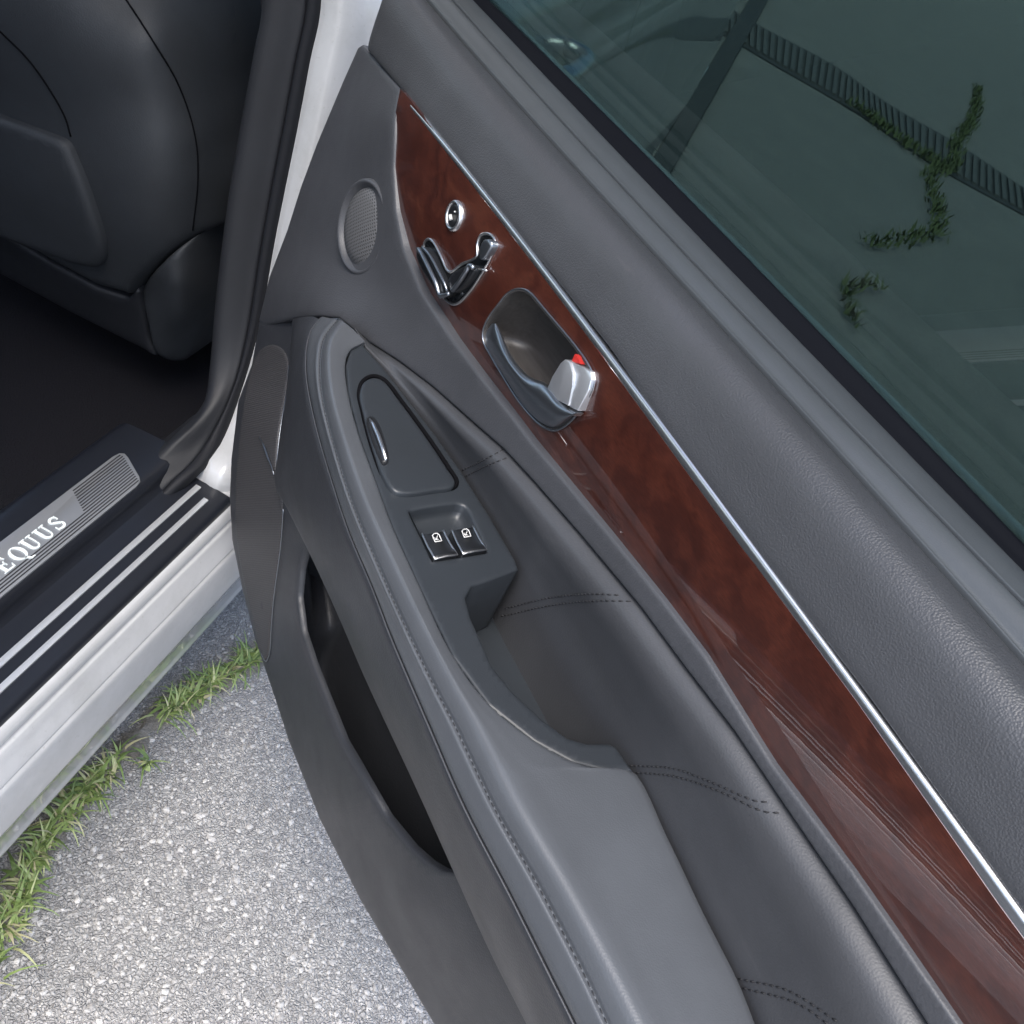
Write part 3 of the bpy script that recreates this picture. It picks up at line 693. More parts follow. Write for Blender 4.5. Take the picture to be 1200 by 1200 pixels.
# --- lower panel with map pocket ---
LOW_OUT = [(302, 376), (293, 427), (277, 470), (269, 537), (267, 583), (270, 633), (281, 687), (297, 750), (319, 815), (336, 868), (373, 961), (420, 1055), (467, 1134), (506, 1200)]
RIM = [(357, 640), (350, 668), (347, 700), (352, 740), (365, 780), (400, 868), (450, 956), (480, 993), (500, 1011), (517, 1021)]
lo_ext = ext_px(LOW_OUT, 1420)
low_poly = lo_ext+[(800, 1420), (690, 1200), (600, 1050), (545, 1024)]+RIM[::-1]+[(380, 600), (372, 520), (366, 440), (372, 378), (340, 375)]
lctl = []
for p, uu in zip(LOW_OUT[:7], (.066, .092, .130, .175, .200, .222, .245)): lctl.append((*p, dp(*p, 'u', uu)[1]))
lctl += [(297, 750, .104), (319, 815, .101), (336, 868, .100), (373, 961, .100), (420, 1055, .096), (467, 1134, .088), (506, 1200, .080), (lo_ext[-1][0], 1420, .06)]
lctl += [(p[0], p[1], .128) for p in RIM]+[(600, 1050, .122), (690, 1200, .115), (800, 1420, .10), (372, 378, .100), (366, 440, .113), (372, 520, .130), (380, 600, .136), (320, 500, .131), (310, 620, .130), (330, 720, .124), (400, 950, .120), (470, 1060, .117), (540, 1140, .113)]
lf = rbf(lctl)
lp = patch('lower_panel', lin(low_poly, 7), 'w', lf, 'plastic_low', DOOR, step=9, skirt=.005, skirt_dir=IN, round_px=4.0, drop=.0025, label='dark plastic lower panel with open map pocket')
GR = [(320, 404), (333, 411), (338.5, 428), (335, 460), (329, 493), (325, 523), (324, 555), (330, 580), (332, 600), (328, 640), (320, 700), (317, 735), (315, 765), (311, 774), (306, 764), (299, 735), (288, 690), (279, 640), (276, 585), (279, 535), (286, 475), (294, 436), (304, 412)]
GRS = smooth_poly(GR, 5)
sg = patch('speaker_grille', GRS, 'w', lambda x, y: lf(x, y), 'speaker_mesh', DOOR, step=6, skirt=.003, skirt_dir=IN, lift=.0016, round_px=2.5, drop=.001, label='leaf shaped perforated speaker grille')
edge = [(338.5, 428), (336, 460), (330, 493), (326, 523), (324, 545)]
tube('grille_edge', catmull([dp(*p, 'w', lf(*p)+.0018) for p in edge], 30), .0006, 'satin', DOOR, seg=5)
edge = [(332, 597), (329, 640), (321, 700), (318, 735), (316, 764), (311, 775), (306, 765)]
tube('grille_edge', catmull([dp(*p, 'w', lf(*p)+.0018) for p in edge], 40), .0007, 'satin', DOOR, seg=5)
tube('grille_badge', catmull([dp(*p, 'w', lf(*p)+.003) for p in [(304, 512), (309, 522), (314, 536), (318, 546), (321, 556)]], 12), [.0006]*3+[.0012]*5+[.0006]*4, 'satin', DOOR, seg=5)
# pocket bin
rim3 = np.array([dp(*p, 'w', .124) for p in RIM])
bin_back = rim3.copy(); bin_back[:, 1] = .035; 
cr = catmull(np.vstack([rim3[0]+np.array([-.06, -.006, .035]), rim3]), 44)
loft('map_pocket', [cr+np.array([0, -.004, -.002]), cr+np.array([.0, -.008, -.02]), cr*np.array([1, 0, 1])+np.array([0, .098, -.07]), cr*np.array([1, 0, 1])+np.array([0, .080, -.12]), cr*np.array([1, 0, 1])+np.array([0, .060, -.13]), cr*np.array([1, 0, 1])+np.array([0, .050, -.05]), cr*np.array([1, 0, 1])+np.array([0, .045, .12])], 'plastic_low', DOOR, nu=44, nv=4, label='dark inside of the map pocket')
prism('pocket_end', [(.325, .045, .40), (.325, .118, .42), (.325, .118, .55), (.325, .11, .60), (.325, .045, .60)], (-.006, 0, 0), 'plastic_low', DOOR)

# --- tweeter ---
TC = dp(428, 267, 'w', .0935)
def disc_frame(p):
    """axes of the panel surface at picture point p"""
    P0 = np.array(dp(*p, 'w', pf(*p))); P1 = np.array(dp(p[0]+12, p[1], 'w', pf(p[0]+12, p[1]))); P2 = np.array(dp(p[0], p[1]+12, 'w', pf(p[0], p[1]+12)))
    n = np.array([.09, 1., .05]); n /= np.linalg.norm(n); P0 = P0+n*.0022
    a = np.array([1., 0, 0]); a -= n*(a @ n); a /= np.linalg.norm(a); return P0, a, np.cross(n, a), n
def lathe(name, c, a, b, n, prof, m, parent, seg=48, **props):
    V = []; 
    for r, h in prof:
        for k in range(seg):
            t = 2*math.pi*k/seg; V.append(c+a*r*math.cos(t)+b*r*math.sin(t)+n*h)
    F = grid_faces(len(prof), seg, True); V = np.array([door_local(p) for p in V]); F = face_camera(V, F, door_local(CAM_D))
    if prof[-1][0] < 1e-4: pass
    return mesh_obj(name, V, F, m, parent, **props)
c, a_, b_, n_ = disc_frame((428, 267))
tw = DOOR
lathe('tweeter_ring', c, a_, b_, n_, [(.0425, -.002), (.0420, .0012), (.0408, .0030), (.0392, .0034), (.0378, .0022), (.0362, .0000), (.0348, -.0020), (.0338, -.0026)], 'vinyl', tw)
lathe('tweeter_grille', c, a_, b_, n_, [(.0350, -.0024), (.0330, .0002), (.024, .0022), (.014, .0032), (.006, .0036), (.00001, .0037)], 'tweeter_mesh', tw)

# --- round button on the wood ---
def wood_frame(p):
    P0 = dp(*p, 'w', wf(*p)); n = np.array([0, 1., 0]); return P0, np.array([1., 0, 0]), np.array([0, 0, 1.]), n
c, a_, b_, n_ = wood_frame((533.5, 253))
bt = lathe('lock_button', c, a_, b_, n_, [(.0088, .0012), (.0080, .0022), (.0060, .0020), (.003, .0016), (.00001, .0015)], 'key_black', DOOR, 32, label='small round black push button in the wood')
lathe('button_ring', c, a_, b_, n_, [(.0118, -.001), (.0116, .0018), (.0106, .0030), (.0094, .0028), (.0088, .0010)], 'chrome', DOOR, 32)
tube('printed_symbol', [c+np.array([-.003, .0026, -.0015]), c+np.array([.0005, .0026, -.0035])], .0016, 'icon', DOOR, seg=6)
tube('printed_symbol', [c+np.array([.0012, .0026, .004]), c+np.array([.002, .0026, .004])], .0008, 'icon', DOOR, seg=6)

# --- seat-shaped adjuster switch on the wood ---
def w4(x, y, off): px, py = 440+x/3.75, 200+y/3.75; return dp(px, py, 'w', wf(px, py)+off)
sa = DOOR
BZ = [(215, 318), (232, 300), (252, 312), (285, 370), (318, 440), (330, 446), (385, 408), (425, 392), (445, 375), (448, 320), (462, 285), (490, 276), (518, 292), (528, 325), (505, 385), (470, 450), (420, 525), (370, 578), (345, 588), (318, 575), (300, 555), (270, 520), (225, 420)]
bz = smooth_poly([(440+x/3.75, 200+y/3.75) for x, y in BZ], 2.2)
patch('seat_adjuster_base', bz, 'w', wf, 'gloss_black', sa, step=4, skirt=.003, skirt_dir=IN, lift=.0006)
tube('seat_adjuster_bezel', [dp(p[0], p[1], 'w', wf(*p)+.0008) for p in bz], .0011, 'chrome', sa, closed=True, seg=7)
def key(name, pts, h, m):
    poly = smooth_poly([(440+x/3.75, 200+y/3.75) for x, y in pts], 2.2)
    return patch(name, poly, 'w', lambda x, y: wf(x, y)+h, m, sa, step=4, skirt=h, skirt_dir=IN, round_px=1.6, drop=.0022)
key('backrest_key', [(174, 372), (182, 345), (200, 332), (222, 345), (262, 420), (300, 500), (312, 530), (300, 552), (278, 552), (235, 490), (190, 420)], .008, 'key_black')
tube('backrest_key_edge', catmull([w4(185, 340, .0085), w4(205, 370, .010), (w4(240, 440, .0105)), w4(268, 500, .010), w4(284, 548, .009), w4(325, 540, .007)], 24), [.0010]+[.0022]*20+[.0016]*3, 'satin', sa, seg=8)
tube('backrest_key_edge', catmull([w4(205, 335, .0085), w4(240, 375, .0095), w4(275, 440, .0095), w4(305, 500, .009), w4(315, 530, .008)], 24), [.0012]*24, 'satin', sa, seg=8)
key('cushion_key', [(312, 490), (330, 455), (385, 420), (415, 412), (432, 425), (425, 455), (395, 500), (360, 530), (325, 530)], .007, 'key_black')
tube('cushion_key_edge', catmull([w4(340, 525, .007), w4(372, 485, .009), w4(400, 440, .009), w4(412, 418, .008), w4(432, 428, .0075)], 20), [.0020]*20, 'satin', sa, seg=8)
key('headrest_key', [(452, 372), (458, 325), (475, 302), (500, 302), (508, 322), (490, 365), (470, 392), (455, 390)], .006, 'satin')
tube('seat_adjuster_pin', [w4(455, 432, .003), w4(490, 440, .003)], .0009, 'chrome', sa, seg=6)

# --- inside door handle ---
hd = DOOR
def ring_rows():
    P0 = np.array([dp(p[0], p[1], 'w', wf(*p)) for p in HANDLE_S]); c = P0.mean(0); R = []
    for s, dw in ((1.0, -.001), (.995, .0010), (.975, .0016), (.955, .0004), (.93, -.006), (.88, -.020), (.78, -.030), (.55, -.033)):
        Q = c+(P0-c)*s; Q[:, 1] = P0[:, 1]+dw; R.append(Q)
    V = np.vstack(R+[(c+np.array([0, -.034, 0]))[None]]); n = len(P0); F = grid_faces(len(R), n, True); L = len(V)-1
    F += [((len(R)-1)*n+j, (len(R)-1)*n+(j+1) % n, L) for j in range(n)]
    V = np.array([door_local(p) for p in V]); return V, face_camera(V, F, door_local(CAM_D))
V, F = ring_rows(); mesh_obj('handle_bowl', V, F, 'bowl', hd)
tube('handle_bowl_edge', [dp(p[0], p[1], 'w', wf(*p)+.0012) for p in HANDLE_S], .0008, 'satin', hd, closed=True, seg=6)
outer = [(512, 672), (486, 715), (492, 775), (530, 848), (580, 925), (640, 1018), (698, 1082), (745, 1115), (785, 1128), (825, 1112), (868, 1075)]
inner = [(532, 672), (548, 705), (570, 760), (598, 815), (632, 862), (668, 898), (705, 920), (740, 932), (770, 955), (815, 1010), (872, 1066)]
lo_, li_ = catmull(outer, 40), catmull(inner, 40); R = []
for s, off in ((0, -.004), (0, .003), (.12, .0075), (.4, .0115), (.7, .0110), (.92, .0080), (1, .004), (1, -.012)):
    R.append([w4(*(a*(1-s)+b*s), off*(0.35+.65*min(1, i/12))) for i, (a, b) in enumerate(zip(lo_, li_))])
loft('pull_lever', [np.array(r) for r in R], 'satin', hd, nu=60, nv=4)
tabL = [(748, 972), (775, 905), (812, 845), (832, 828), (852, 838), (866, 890), (864, 950), (846, 1034), (800, 1008)]
prism('lock_tab', [w4(x, y, .008) for x, y in tabL], (0, -.02, 0), 'tab', hd, bevel=.0008)
tabR = [(858, 838), (905, 858), (944, 882), (948, 920), (938, 965), (888, 1056), (850, 1036), (868, 950), (869, 890)]
prism('lock_tab', [w4(x, y, .0065-.003*(x > 900)) for x, y in tabR], (0, -.016, 0), 'tab', hd, bevel=.0006)
prism('lock_mark', [w4(x, y, .0045) for x, y in [(862, 838), (876, 806), (886, 816), (902, 850)]], (0, -.006, 0), 'red', hd)
prism('lever_cap', [w4(x, y, .0075) for x, y in [(826, 1040), (850, 1048), (884, 1066), (868, 1078), (846, 1066)]], (0, -.006, 0), 'chrome', hd)

# ================================================================== car body

def sweep_x(name, prof, x0, x1, m, parent=CAR, n=2, **props):
    """profile in (y, z) drawn along x"""
    P = catmull([(p[0], p[1]) for p in prof], len(prof)*6) if props.pop('smooth_prof', True) else np.array(prof)
    V = []
    for x in np.linspace(x0, x1, n):
        for y, z in P: V.append(np.array([x, y, z])-np.array(parent.location))
    F = face_camera(V, grid_faces(n, len(P)), CAM-np.array(parent.location)); return mesh_obj(name, V, F, m, parent, **props)
# centre pillar: the edges of its trim and seal, swinging forward-down into the sill
def prow(pts, tail):
    """(px, py, x) -> world, prolonged upwards along the leaning pillar"""
    P = np.array([world_pt(a, b, 'x', x) for a, b, x in pts]); top = P[0]
    up = [top+np.array([-.085, .235, .52]), top+np.array([-.05, .16, .38]), top+np.array([-.012, .06, .16])]
    return np.vstack([up, P]+[P[-1]+np.array(t) for t in tail])
TI = prow([(308, 0, -.045), (298, 60, -.048), (287, 120, -.051), (277, 175, -.054), (268, 230, -.058), (260, 290, -.063), (252, 360, -.070), (246, 430, -.085), (240, 470, -.11), (225, 495, -.14), (205, 514, -.168), (180, 537, -.195), (140, 567, -.24)], [(-.03, .0, -.02), (-.07, 0, -.07)])
SE = prow([(375, 0, -.030), (362, 70, -.032), (349, 140, -.035), (321, 280, -.045), (302, 385, -.060), (278, 467, -.09), (259, 515, -.13), (240, 545, -.168), (228, 556, -.185)], [(-.03, .006, -.02), (-.06, .01, -.07)])
SW_ = prow([(375, 0, -.030), (362, 70, -.032), (349, 140, -.035), (321, 280, -.045), (302, 385, -.060), (278, 467, -.09), (259, 515, -.13), (240, 545, -.168)], [(-.004, 0, -.03)])
def prw(R_, *o): return R_+np.array(o, float)
TIr, SEr, SWr = catmull(TI, 90), catmull(SE, 90), catmull(SW_, 90); mm = lambda t: TIr*(1-t)+SEr*t
loft('pillar_trim', [prw(TIr, .14, .010, -.0), prw(TIr, .02, .006, 0), TIr, prw(mm(.10), -.004, -.002, .002), prw(mm(.30), -.004, -.002, .002), prw(mm(.60), -.001, 0, .001), prw(mm(.74), .001, 0, 0), prw(mm(.76), .006, 0, -.002)], 'pillar_trim', CAR, nu=90, nv=5, door=False, label='dark inner trim of the centre pillar')
loft('door_seal', [prw(mm(.75), .008, 0, 0), prw(mm(.77), .000, 0, .001), prw(mm(.83), -.003, 0, .002), prw(mm(.93), -.003, 0, .002), prw(mm(.985), -.000, 0, .001), prw(SEr, .010, -.002, -.004)], 'skin', CAR, nu=90, nv=5, door=False, label='black rubber seal round the doorway')
loft('centre_pillar', [prw(SWr, .006, .02, -.006), prw(SWr, .003, 0, -.003), prw(SWr, .000, -.008, -.001), prw(SWr, -.001, -.022, 0), prw(SWr, .006, -.032, 0), prw(SWr, .022, -.044, 0), prw(SWr, .05, -.060, -.006), prw(SWr, .09, -.062, -.02)], 'paint', CAR, nu=90, nv=6, door=False, label='white painted centre pillar')
box('sill_base', (-.40, -.0285, .36), (.25, .046, .4066), 'paint', CAR, bevel=.004, label='white painted sill under the trim')
# sill: outer scuff tread and rocker
sweep_x('sill_tread', [(-.034, .396), (-.031, .4065), (-.02, .4085), (.015, .4092), (.030, .4095), (.034, .4098)], -1.7, -.172, 'sill_plastic', label='blue black plastic sill tread')
sweep_x('rocker_panel', [(-.0285, .400), (-.031, .4005), (-.036, .3985), (-.0395, .394), (-.0410, .388), (-.0405, .3845), (-.0415, .383), (-.044, .3815), (-.050, .369), (-.0560, .3555), (-.0566, .3535), (-.0552, .3525)], -1.7, .35, 'paint', label='white upper band of the rocker panel')
sweep_x('rocker_panel', [(-.0550, .3530), (-.0572, .3520), (-.0590, .3490), (-.0640, .325), (-.0672, .302), (-.0676, .295), (-.0660, .289), (-.0600, .262), (-.0520, .215), (-.0480, .185), (-.040, .178), (-.020, .176), (.08, .175)], -1.7, .35, 'paint', label='white lower band of the rocker panel')
for k, (ya, yb, xe) in enumerate(((.0035, .0105, -.183), (-.0145, -.0080, -.196))):
    prism('tread_strip', [(-1.65, ya, .4108), (xe, ya, .4108), (xe, yb, .4108), (-1.65, yb, .4108)], (0, 0, -.004), 'silver', CAR, door=False, bevel=.0005, label=('inner' if k == 0 else 'outer')+' bright strip on the sill tread')
# inner sill step with the lettered plate
sweep_x('inner_sill', [(.030, .4085), (.037, .413), (.041, .424), (.046, .4278), (.10, .428), (.122, .424), (.134, .405), (.140, .34), (.142, .28)], -1.7, -.165, 'sill_plastic', label='dark inner sill cover')
plate = [(-.75, .0465), (-.252, .0465), (-.243, .048), (-.238, .053), (-.219, .080), (-.216, .087), (-.220, .0915), (-.230, .0925), (-.75, .0925)]
pl = prism('scuff_plate', [(x, y, .4278) for x, y in plate], (0, 0, .0028), 'brushed', CAR, door=False, bevel=.0008, label='brushed metal plate with raised name letters on the inner sill')

def rib(ya, yb, xa, xb):
    return prism('rib', [(xa, ya, .4302), (xb, ya, .4302), (xb, yb, .4302), (xa, yb, .4302)], (0, 0, .0008), 'brushed_dark', pl, door=False)
for i in range(13):
    y = .0495+i*.0032; xr = -.2435+.0215*min(1, max(0, (y-.050)/.034))
    rib(y, y+.0013, -.75 if i < 4 else -.322+.0022*(i-4), xr)
# raised letters (top of the letters towards the cabin)
def letter(ch, x0, y0, w, h, t=.22, s=.10):
    """serif capitals from thick and thin strokes; unit box scaled to w x h"""
    bm = bmesh.new(); Z = .4308
    def P(x, y): return (x0+x*w-woff(pl)[0], y0+y*h-woff(pl)[1], Z)
    def poly(pts):
        vs = [bm.verts.new(P(*p)) for p in pts]; f = bm.faces.new(vs)
        r = bmesh.ops.extrude_face_region(bm, geom=[f]); bmesh.ops.translate(bm, vec=(0, 0, .0012), verts=[v for v in r['geom'] if isinstance(v, bmesh.types.BMVert)])
    def rect(a, b, c, d): poly([(a, b), (c, b), (c, d), (a, d)])
    def arc(cx, cy, rx, ry, a0, a1, t0, t1, n=18, vary=None):
        for i in range(n):
            q = []
            for j, rr in ((i, 1), (i+1, 1), (i+1, 0), (i, 0)):
                a = math.radians(a0+(a1-a0)*j/n); th = t0+(t1-t0)*abs(math.cos(a)) if vary is None else vary(j/n)
                k = 0 if rr else th
                q.append((cx+(rx-k)*math.cos(a), cy+(ry-k*.8)*math.sin(a)))
            poly(q)
    if ch == 'E':
        rect(.14, 0, .14+t, 1); rect(0, 0, .14, s*.8); rect(0, 1-s*.8, .14, 1)
        rect(.14+t, 0, .9, s); rect(.14+t, 1-s, .86, 1); rect(.14+t, .47, .66, .47+s)
        poly([(.9-s, s), (.9, s), (.96, .3), (.92, .3)]); poly([(.86-s, 1-s), (.88, .74), (.92, .74), (.86, 1-s)]); rect(.62, .36, .68, .68)
    if ch == 'Q':
        arc(.5, .5, .5, .52, 0, 360, .08, t, 32); poly([(.42, .06), (.6, .1), (.78, -.16), (1.02, -.2), (1.02, -.26), (.72, -.28)])
    if ch == 'U':
        rect(.12, .32, .12+t, 1); rect(0, 1-s*.8, .12, 1); rect(.12+t, 1-s*.8, .46, 1); rect(.78, .32, .87, 1); rect(.62, 1-s*.8, .78, 1); rect(.87, 1-s*.8, 1.02, 1)
        arc(.495, .34, .375, .36, 180, 360, .1, t, 18, vary=lambda f: t*(1-f)+.09*f)
    if ch == 'S':
        arc(.5, .745, .36, .275, 20, 225, .08, .16, 14, vary=lambda f: .08+.12*math.sin(f*math.pi))
        poly([(.245, .55), (.34, .70), (.76, .44), (.66, .32)]) 
        arc(.47, .255, .39, .275, 45, -160, .08, .16, 14, vary=lambda f: .08+.12*math.sin(f*math.pi))
        rect(.80, .66, .86, .98); rect(.09, .02, .15, .34)
    return finish_bm('letter', bm, 'plate_letter', pl, smooth=False)
xS = world_pt(69, 614, 'z', .431); xU = world_pt(54, 625, 'z', .431); xE = world_pt(3, 661, 'z', .431)
pitch = (xS[0]-xE[0])/4
for i, ch in enumerate('EQUUS'):
    letter(ch, xE[0]+pitch*i-pitch*.43, xS[1]-.0088+.002, pitch*(.80 if ch != 'Q' else .86), .0176)

# centre pillar body, front door beyond it, cabin shell
def xz_panel(name, pts, y0, y1, m, **props): return prism(name, [(x, y0, z) for x, z in pts], (0, y1-y0, 0), m, CAR, door=False, **props)
xz_panel('front_door_trim', [(.05, .40), (1.15, .40), (1.15, .93), (.05, .96)], .015, .09, 'pillar_trim', label='dark front door trim beyond the centre pillar')
FP = [(.03, 1.0), (-.02, .99), (-.070, .955), (-.090, .885), (-.104, .86), (-.118, .76), (-.130, .60), (-.128, .42), (-.112, .28), (-.10, .205), (-.085, .19), (.0, .185)]
sweep_x('front_door_skin', FP, .055, 1.12, 'paint', label='white outer skin of the closed front door')
sweep_x('front_fender', FP, 1.126, 2.75, 'paint', label='white front wing of the car')
ch = np.array([.30, -.093, .893])
tube('outer_door_handle', catmull([ch+np.array(p) for p in [(-.10, .012, 0), (-.09, -.020, .002), (-.05, -.036, .004), (.02, -.038, .004), (.09, -.026, .002), (.10, .012, 0)]], 30), [.006]+[.012]*28+[.006], 'chrome', CAR, door=False, seg=10, label='chrome outer handle of the front door')
gp_ = [(.045, .04, .955), (1.15, .04, .925), (.75, .20, 1.38), (.05, .22, 1.42)]
prism('front_door_glass', gp_, (0, -.004, 0), 'glass', CAR, door=False)
box('floor', (-1.75, .14, .265), (1.3, 1.6, .285), 'carpet', CAR, label='black carpet on the cabin floor')
box('floor_tunnel', (-1.75, .74, .28), (1.3, .98, .40), 'carpet', CAR, bevel=.04, seg=3)
box('far_side', (-1.75, 1.60, .2), (1.3, 1.66, 1.0), 'pillar_trim', CAR)
box('dashboard', (1.15, .06, .4), (1.35, 1.6, .98), 'pillar_trim', CAR, bevel=.05, seg=3)
# roof with headliner
def roof():
    V = []; nx, ny = 24, 16
    for h in (0, .035):
        for i in range(nx):
            for j in range(ny):
                x = -1.75+2.1*i/(nx-1); s = j/(ny-1); y = .20+1.28*s
                z = 1.425+.05*math.sin(s*math.pi)+h-.06*((x+.7)/1.1)**2*.6
                V.append(np.array([x, y, z])-woff(CAR))
    n = nx*ny; F = []
    for i in range(nx-1):
        for j in range(ny-1):
            a = i*ny+j; F.append((a, a+1, a+ny+1, a+ny)); F.append((n+a, n+a+ny, n+a+ny+1, n+a+1))
    ed = [j for j in range(ny)]+[i*ny+ny-1 for i in range(1, nx)]+[(nx-1)*ny+j for j in range(ny-2, -1, -1)]+[i*ny for i in range(nx-2, 0, -1)]
    for a, b in zip(ed, ed[1:]+ed[:1]): F.append((b, a, n+a, n+b))
    o = mesh_obj('roof', V, F, 'paint', CAR); o.data.materials.append(MAT['headliner'])
    for k_, p in enumerate(o.data.polygons):
        if p.vertices[0] < n and max(p.vertices) < n: p.material_index = 1
roof()
box('rear_seat', (-1.95, .16, .28), (-1.25, 1.58, .56), 'seat_leather', CAR, bevel=.06, seg=4, label='black rear bench behind the doorway')
prism('rear_seat_back', [(-1.72, .2, .55), (-1.50, .2, .55), (-1.72, .2, 1.15), (-1.86, .2, 1.15)], (0, 1.36, 0), 'seat_leather', CAR, door=False, bevel=.04, seg=3)
prism('rear_quarter', [(-1.70, -.05, .18), (-2.6, -.05, .25), (-2.6, -.02, .95), (-1.78, -.02, 1.0), (-1.60, -.04, .7)], (0, .12, 0), 'paint', CAR, door=False, bevel=.02, seg=3, label='white rear quarter of the car')
prism('rear_pillar', [(-1.80, .0, 1.0), (-2.2, .0, 1.0), (-2.0, .22, 1.46), (-1.72, .22, 1.46)], (0, .05, 0), 'paint', CAR, door=False, bevel=.01, seg=2)

# ================================================================== front seat
SEAT = empty('front_seat', (.05, .42, .30), label='dark leather front seat seen from behind'); SEAT.parent = CAR
def sx(v): return v
S_OUT = [(-60, -60), (140, -60), (262, -60), (270, 30), (273, 100), (270, 170), (266, 230), (262, 262), (225, 277), (190, 303), (160, 332), (150, 347), (112, 337), (56, 307), (0, 272), (-60, 240)]
sctl = [(-60, -60, -.13), (0, 0, -.115), (80, 0, -.10), (135, 0, -.075), (200, 0, -.03), (262, -40, .08), (0, 131, -.075), (80, 150, -.078), (150, 120, -.085), (180, 49, -.075), (210, 101, -.05), (229, 161, -.035), (232, 210, -.03), (225, 274, -.02), (270, 100, .06), (270, 170, .05), (262, 255, .03), (0, 272, -.02), (56, 307, -.015), (112, 337, -.01), (150, 347, -.01), (160, 280, -.055), (190, 200, -.072), (40, 220, -.055), (110, 230, -.068)]
sf = rbf(sctl)
patch('backrest', lin(S_OUT, 8), 'x', sf, 'seat_leather', SEAT, step=9, skirt=.06, skirt_dir=(1, 0, 0), round_px=8, drop=.012, door=False)
BK = [o for o in SEAT.children if o.name == 'backrest'][0]
seam = catmull([(135, -20), (180, 49), (210, 101), (229, 161), (232, 210), (226, 270)], 60)
tube('seam', [world_pt(p[0], p[1], 'x', sf(*p)-.001) for p in seam], .0009, 'groove', SEAT, door=False, seg=6)
PK = [(-70, 105), (0, 133), (60, 155), (82, 165), (92, 184), (112, 236), (127, 292), (122, 309), (101, 309), (50, 292), (0, 274), (-70, 250)]
patch('map_pocket', smooth_poly(PK, 6), 'x', lambda x, y: sf(x, y), 'seat_leather', SEAT, step=8, skirt=.016, skirt_dir=(1, 0, 0), lift=.014, round_px=7, drop=.007, door=False)
inner = catmull([(-30, 8), (0, 37), (37, 75), (75, 135), (83, 160)], 30)
tube('seam', [world_pt(p[0], p[1], 'x', sf(*p)-.0005) for p in inner], .0011, 'groove', SEAT, door=False, seg=6)
SK = [(-60, 240), (0, 272), (56, 307), (112, 337), (150, 349), (160, 338), (166, 360), (172, 395), (182, 418), (130, 392), (75, 364), (0, 323), (-60, 290)]
patch('skirt', lin(SK, 7), 'x', rbf([(-60, 240, .0), (0, 275, .0), (112, 340, .0), (160, 340, .0), (182, 418, .03), (75, 364, .03), (-60, 290, .03), (0, 323, .03)]), 'pillar_trim', SEAT, step=8, skirt=.05, skirt_dir=(1, 0, 0), round_px=4, drop=.006, door=False)
SV = [(165, 338), (190, 306), (225, 279), (258, 261), (263, 280), (259, 310), (250, 350), (238, 385), (212, 425), (182, 418), (170, 380)]
patch('side_valance', smooth_poly(SV, 5), 'x', rbf([(165, 338, .01), (225, 279, -.02), (258, 261, .05), (259, 310, .07), (238, 385, .07), (212, 425, .06), (182, 418, .03), (170, 380, .015), (205, 330, -.035), (215, 370, .0)]), 'seat_leather', SEAT, step=6, skirt=.08, skirt_dir=(1, 0, 0), round_px=6, drop=.012, door=False)
box('cushion', (.12, .22, .36), (.62, .68, .52), 'seat_leather', SEAT, bevel=.05, seg=3)

# ================================================================== ground details
# soil joint along the sill and the grass in it
JP = [(360, 735), (299, 772), (266, 792), (224, 815), (187, 838), (150, 875), (128, 898), (100, 926), (68, 963), (42, 1000), (17, 1058), (-15, 1120), (-60, 1210)]
JW = catmull([world_pt(x, y, 'z', 0) for x, y in JP], 120)
V = []; 
for i, p in enumerate(JW):
    t = JW[min(i+1, 119)]-JW[max(i-1, 0)]; t /= np.linalg.norm(t); nn = np.array([-t[1], t[0], 0]); wdt = .011+.006*math.sin(i*.7)+.006*rng.uniform(-1, 1)
    V += [p+nn*(wdt+.006)+np.array([0, 0, .0035]), p+nn*wdt*.4+np.array([0, 0, .008]), p-nn*wdt*.4+np.array([0, 0, .008]), p-nn*wdt+np.array([0, 0, .0035])]
mesh_obj('soil_joint', V, face_camera(V, grid_faces(120, 4), CAM), 'soil', None, kind='structure')
def grass():
    V = []; F = []
    d = np.r_[0, np.cumsum(np.linalg.norm(np.diff(JW, axis=0), axis=1))]
    def blade(b, L, az, lean, w):
        n = 5; i0 = len(V); dirv = np.array([math.cos(az), math.sin(az), 0]); side = np.array([-math.sin(az), math.cos(az), 0])
        for k in range(n):
            s = k/(n-1); ang = lean*(.35+1.0*s); 
            p = b+dirv*L*s*math.sin(ang)+np.array([0, 0, L*s*math.cos(ang)*(1-.15*s)]); ww = w*(1-s**1.6)+.0002
            V.append(p+side*ww); V.append(p-side*ww)
        for k in range(n-1): F.append((i0+2*k, i0+2*k+1, i0+2*k+3, i0+2*k+2))
    # clumps: (fraction along the joint, spread, count)
    tufts = []
    for px, py, n, sp in [(303, 769, 70, .018), (288, 778, 60, .016), (268, 792, 55, .016), (246, 803, 50, .015), (228, 815, 80, .019), (208, 828, 70, .018), (192, 838, 30, .014), (172, 897, 22, .012), (134, 893, 30, .015), (120, 912, 55, .018), (103, 926, 60, .018), (86, 945, 55, .018), (70, 962, 60, .018), (52, 988, 60, .018), (38, 1010, 55, .018), (26, 1042, 60, .018), (16, 1064, 60, .018), (6, 1090, 60, .02), (-20, 1130, 60, .03)]:
        tufts.append((world_pt(px, py, 'z', 0), n, sp))
    for c, n, sp in tufts:
        for _ in range(int(n*.8)):
            b = c+np.array([rng.normal(0, sp*.55), rng.normal(0, sp*.33), 0]); b[2] = .004
            blade(b, rng.uniform(.012, .044), rng.uniform(0, 2*math.pi), rng.uniform(.4, 1.5), rng.uniform(.0009, .0019) if rng.random() < .8 else rng.uniform(.0022, .0036))
    return mesh_obj('grass', V, F, 'grass', None, kind='stuff', label='tufts of green grass growing from the joint beside the sill')
grass()
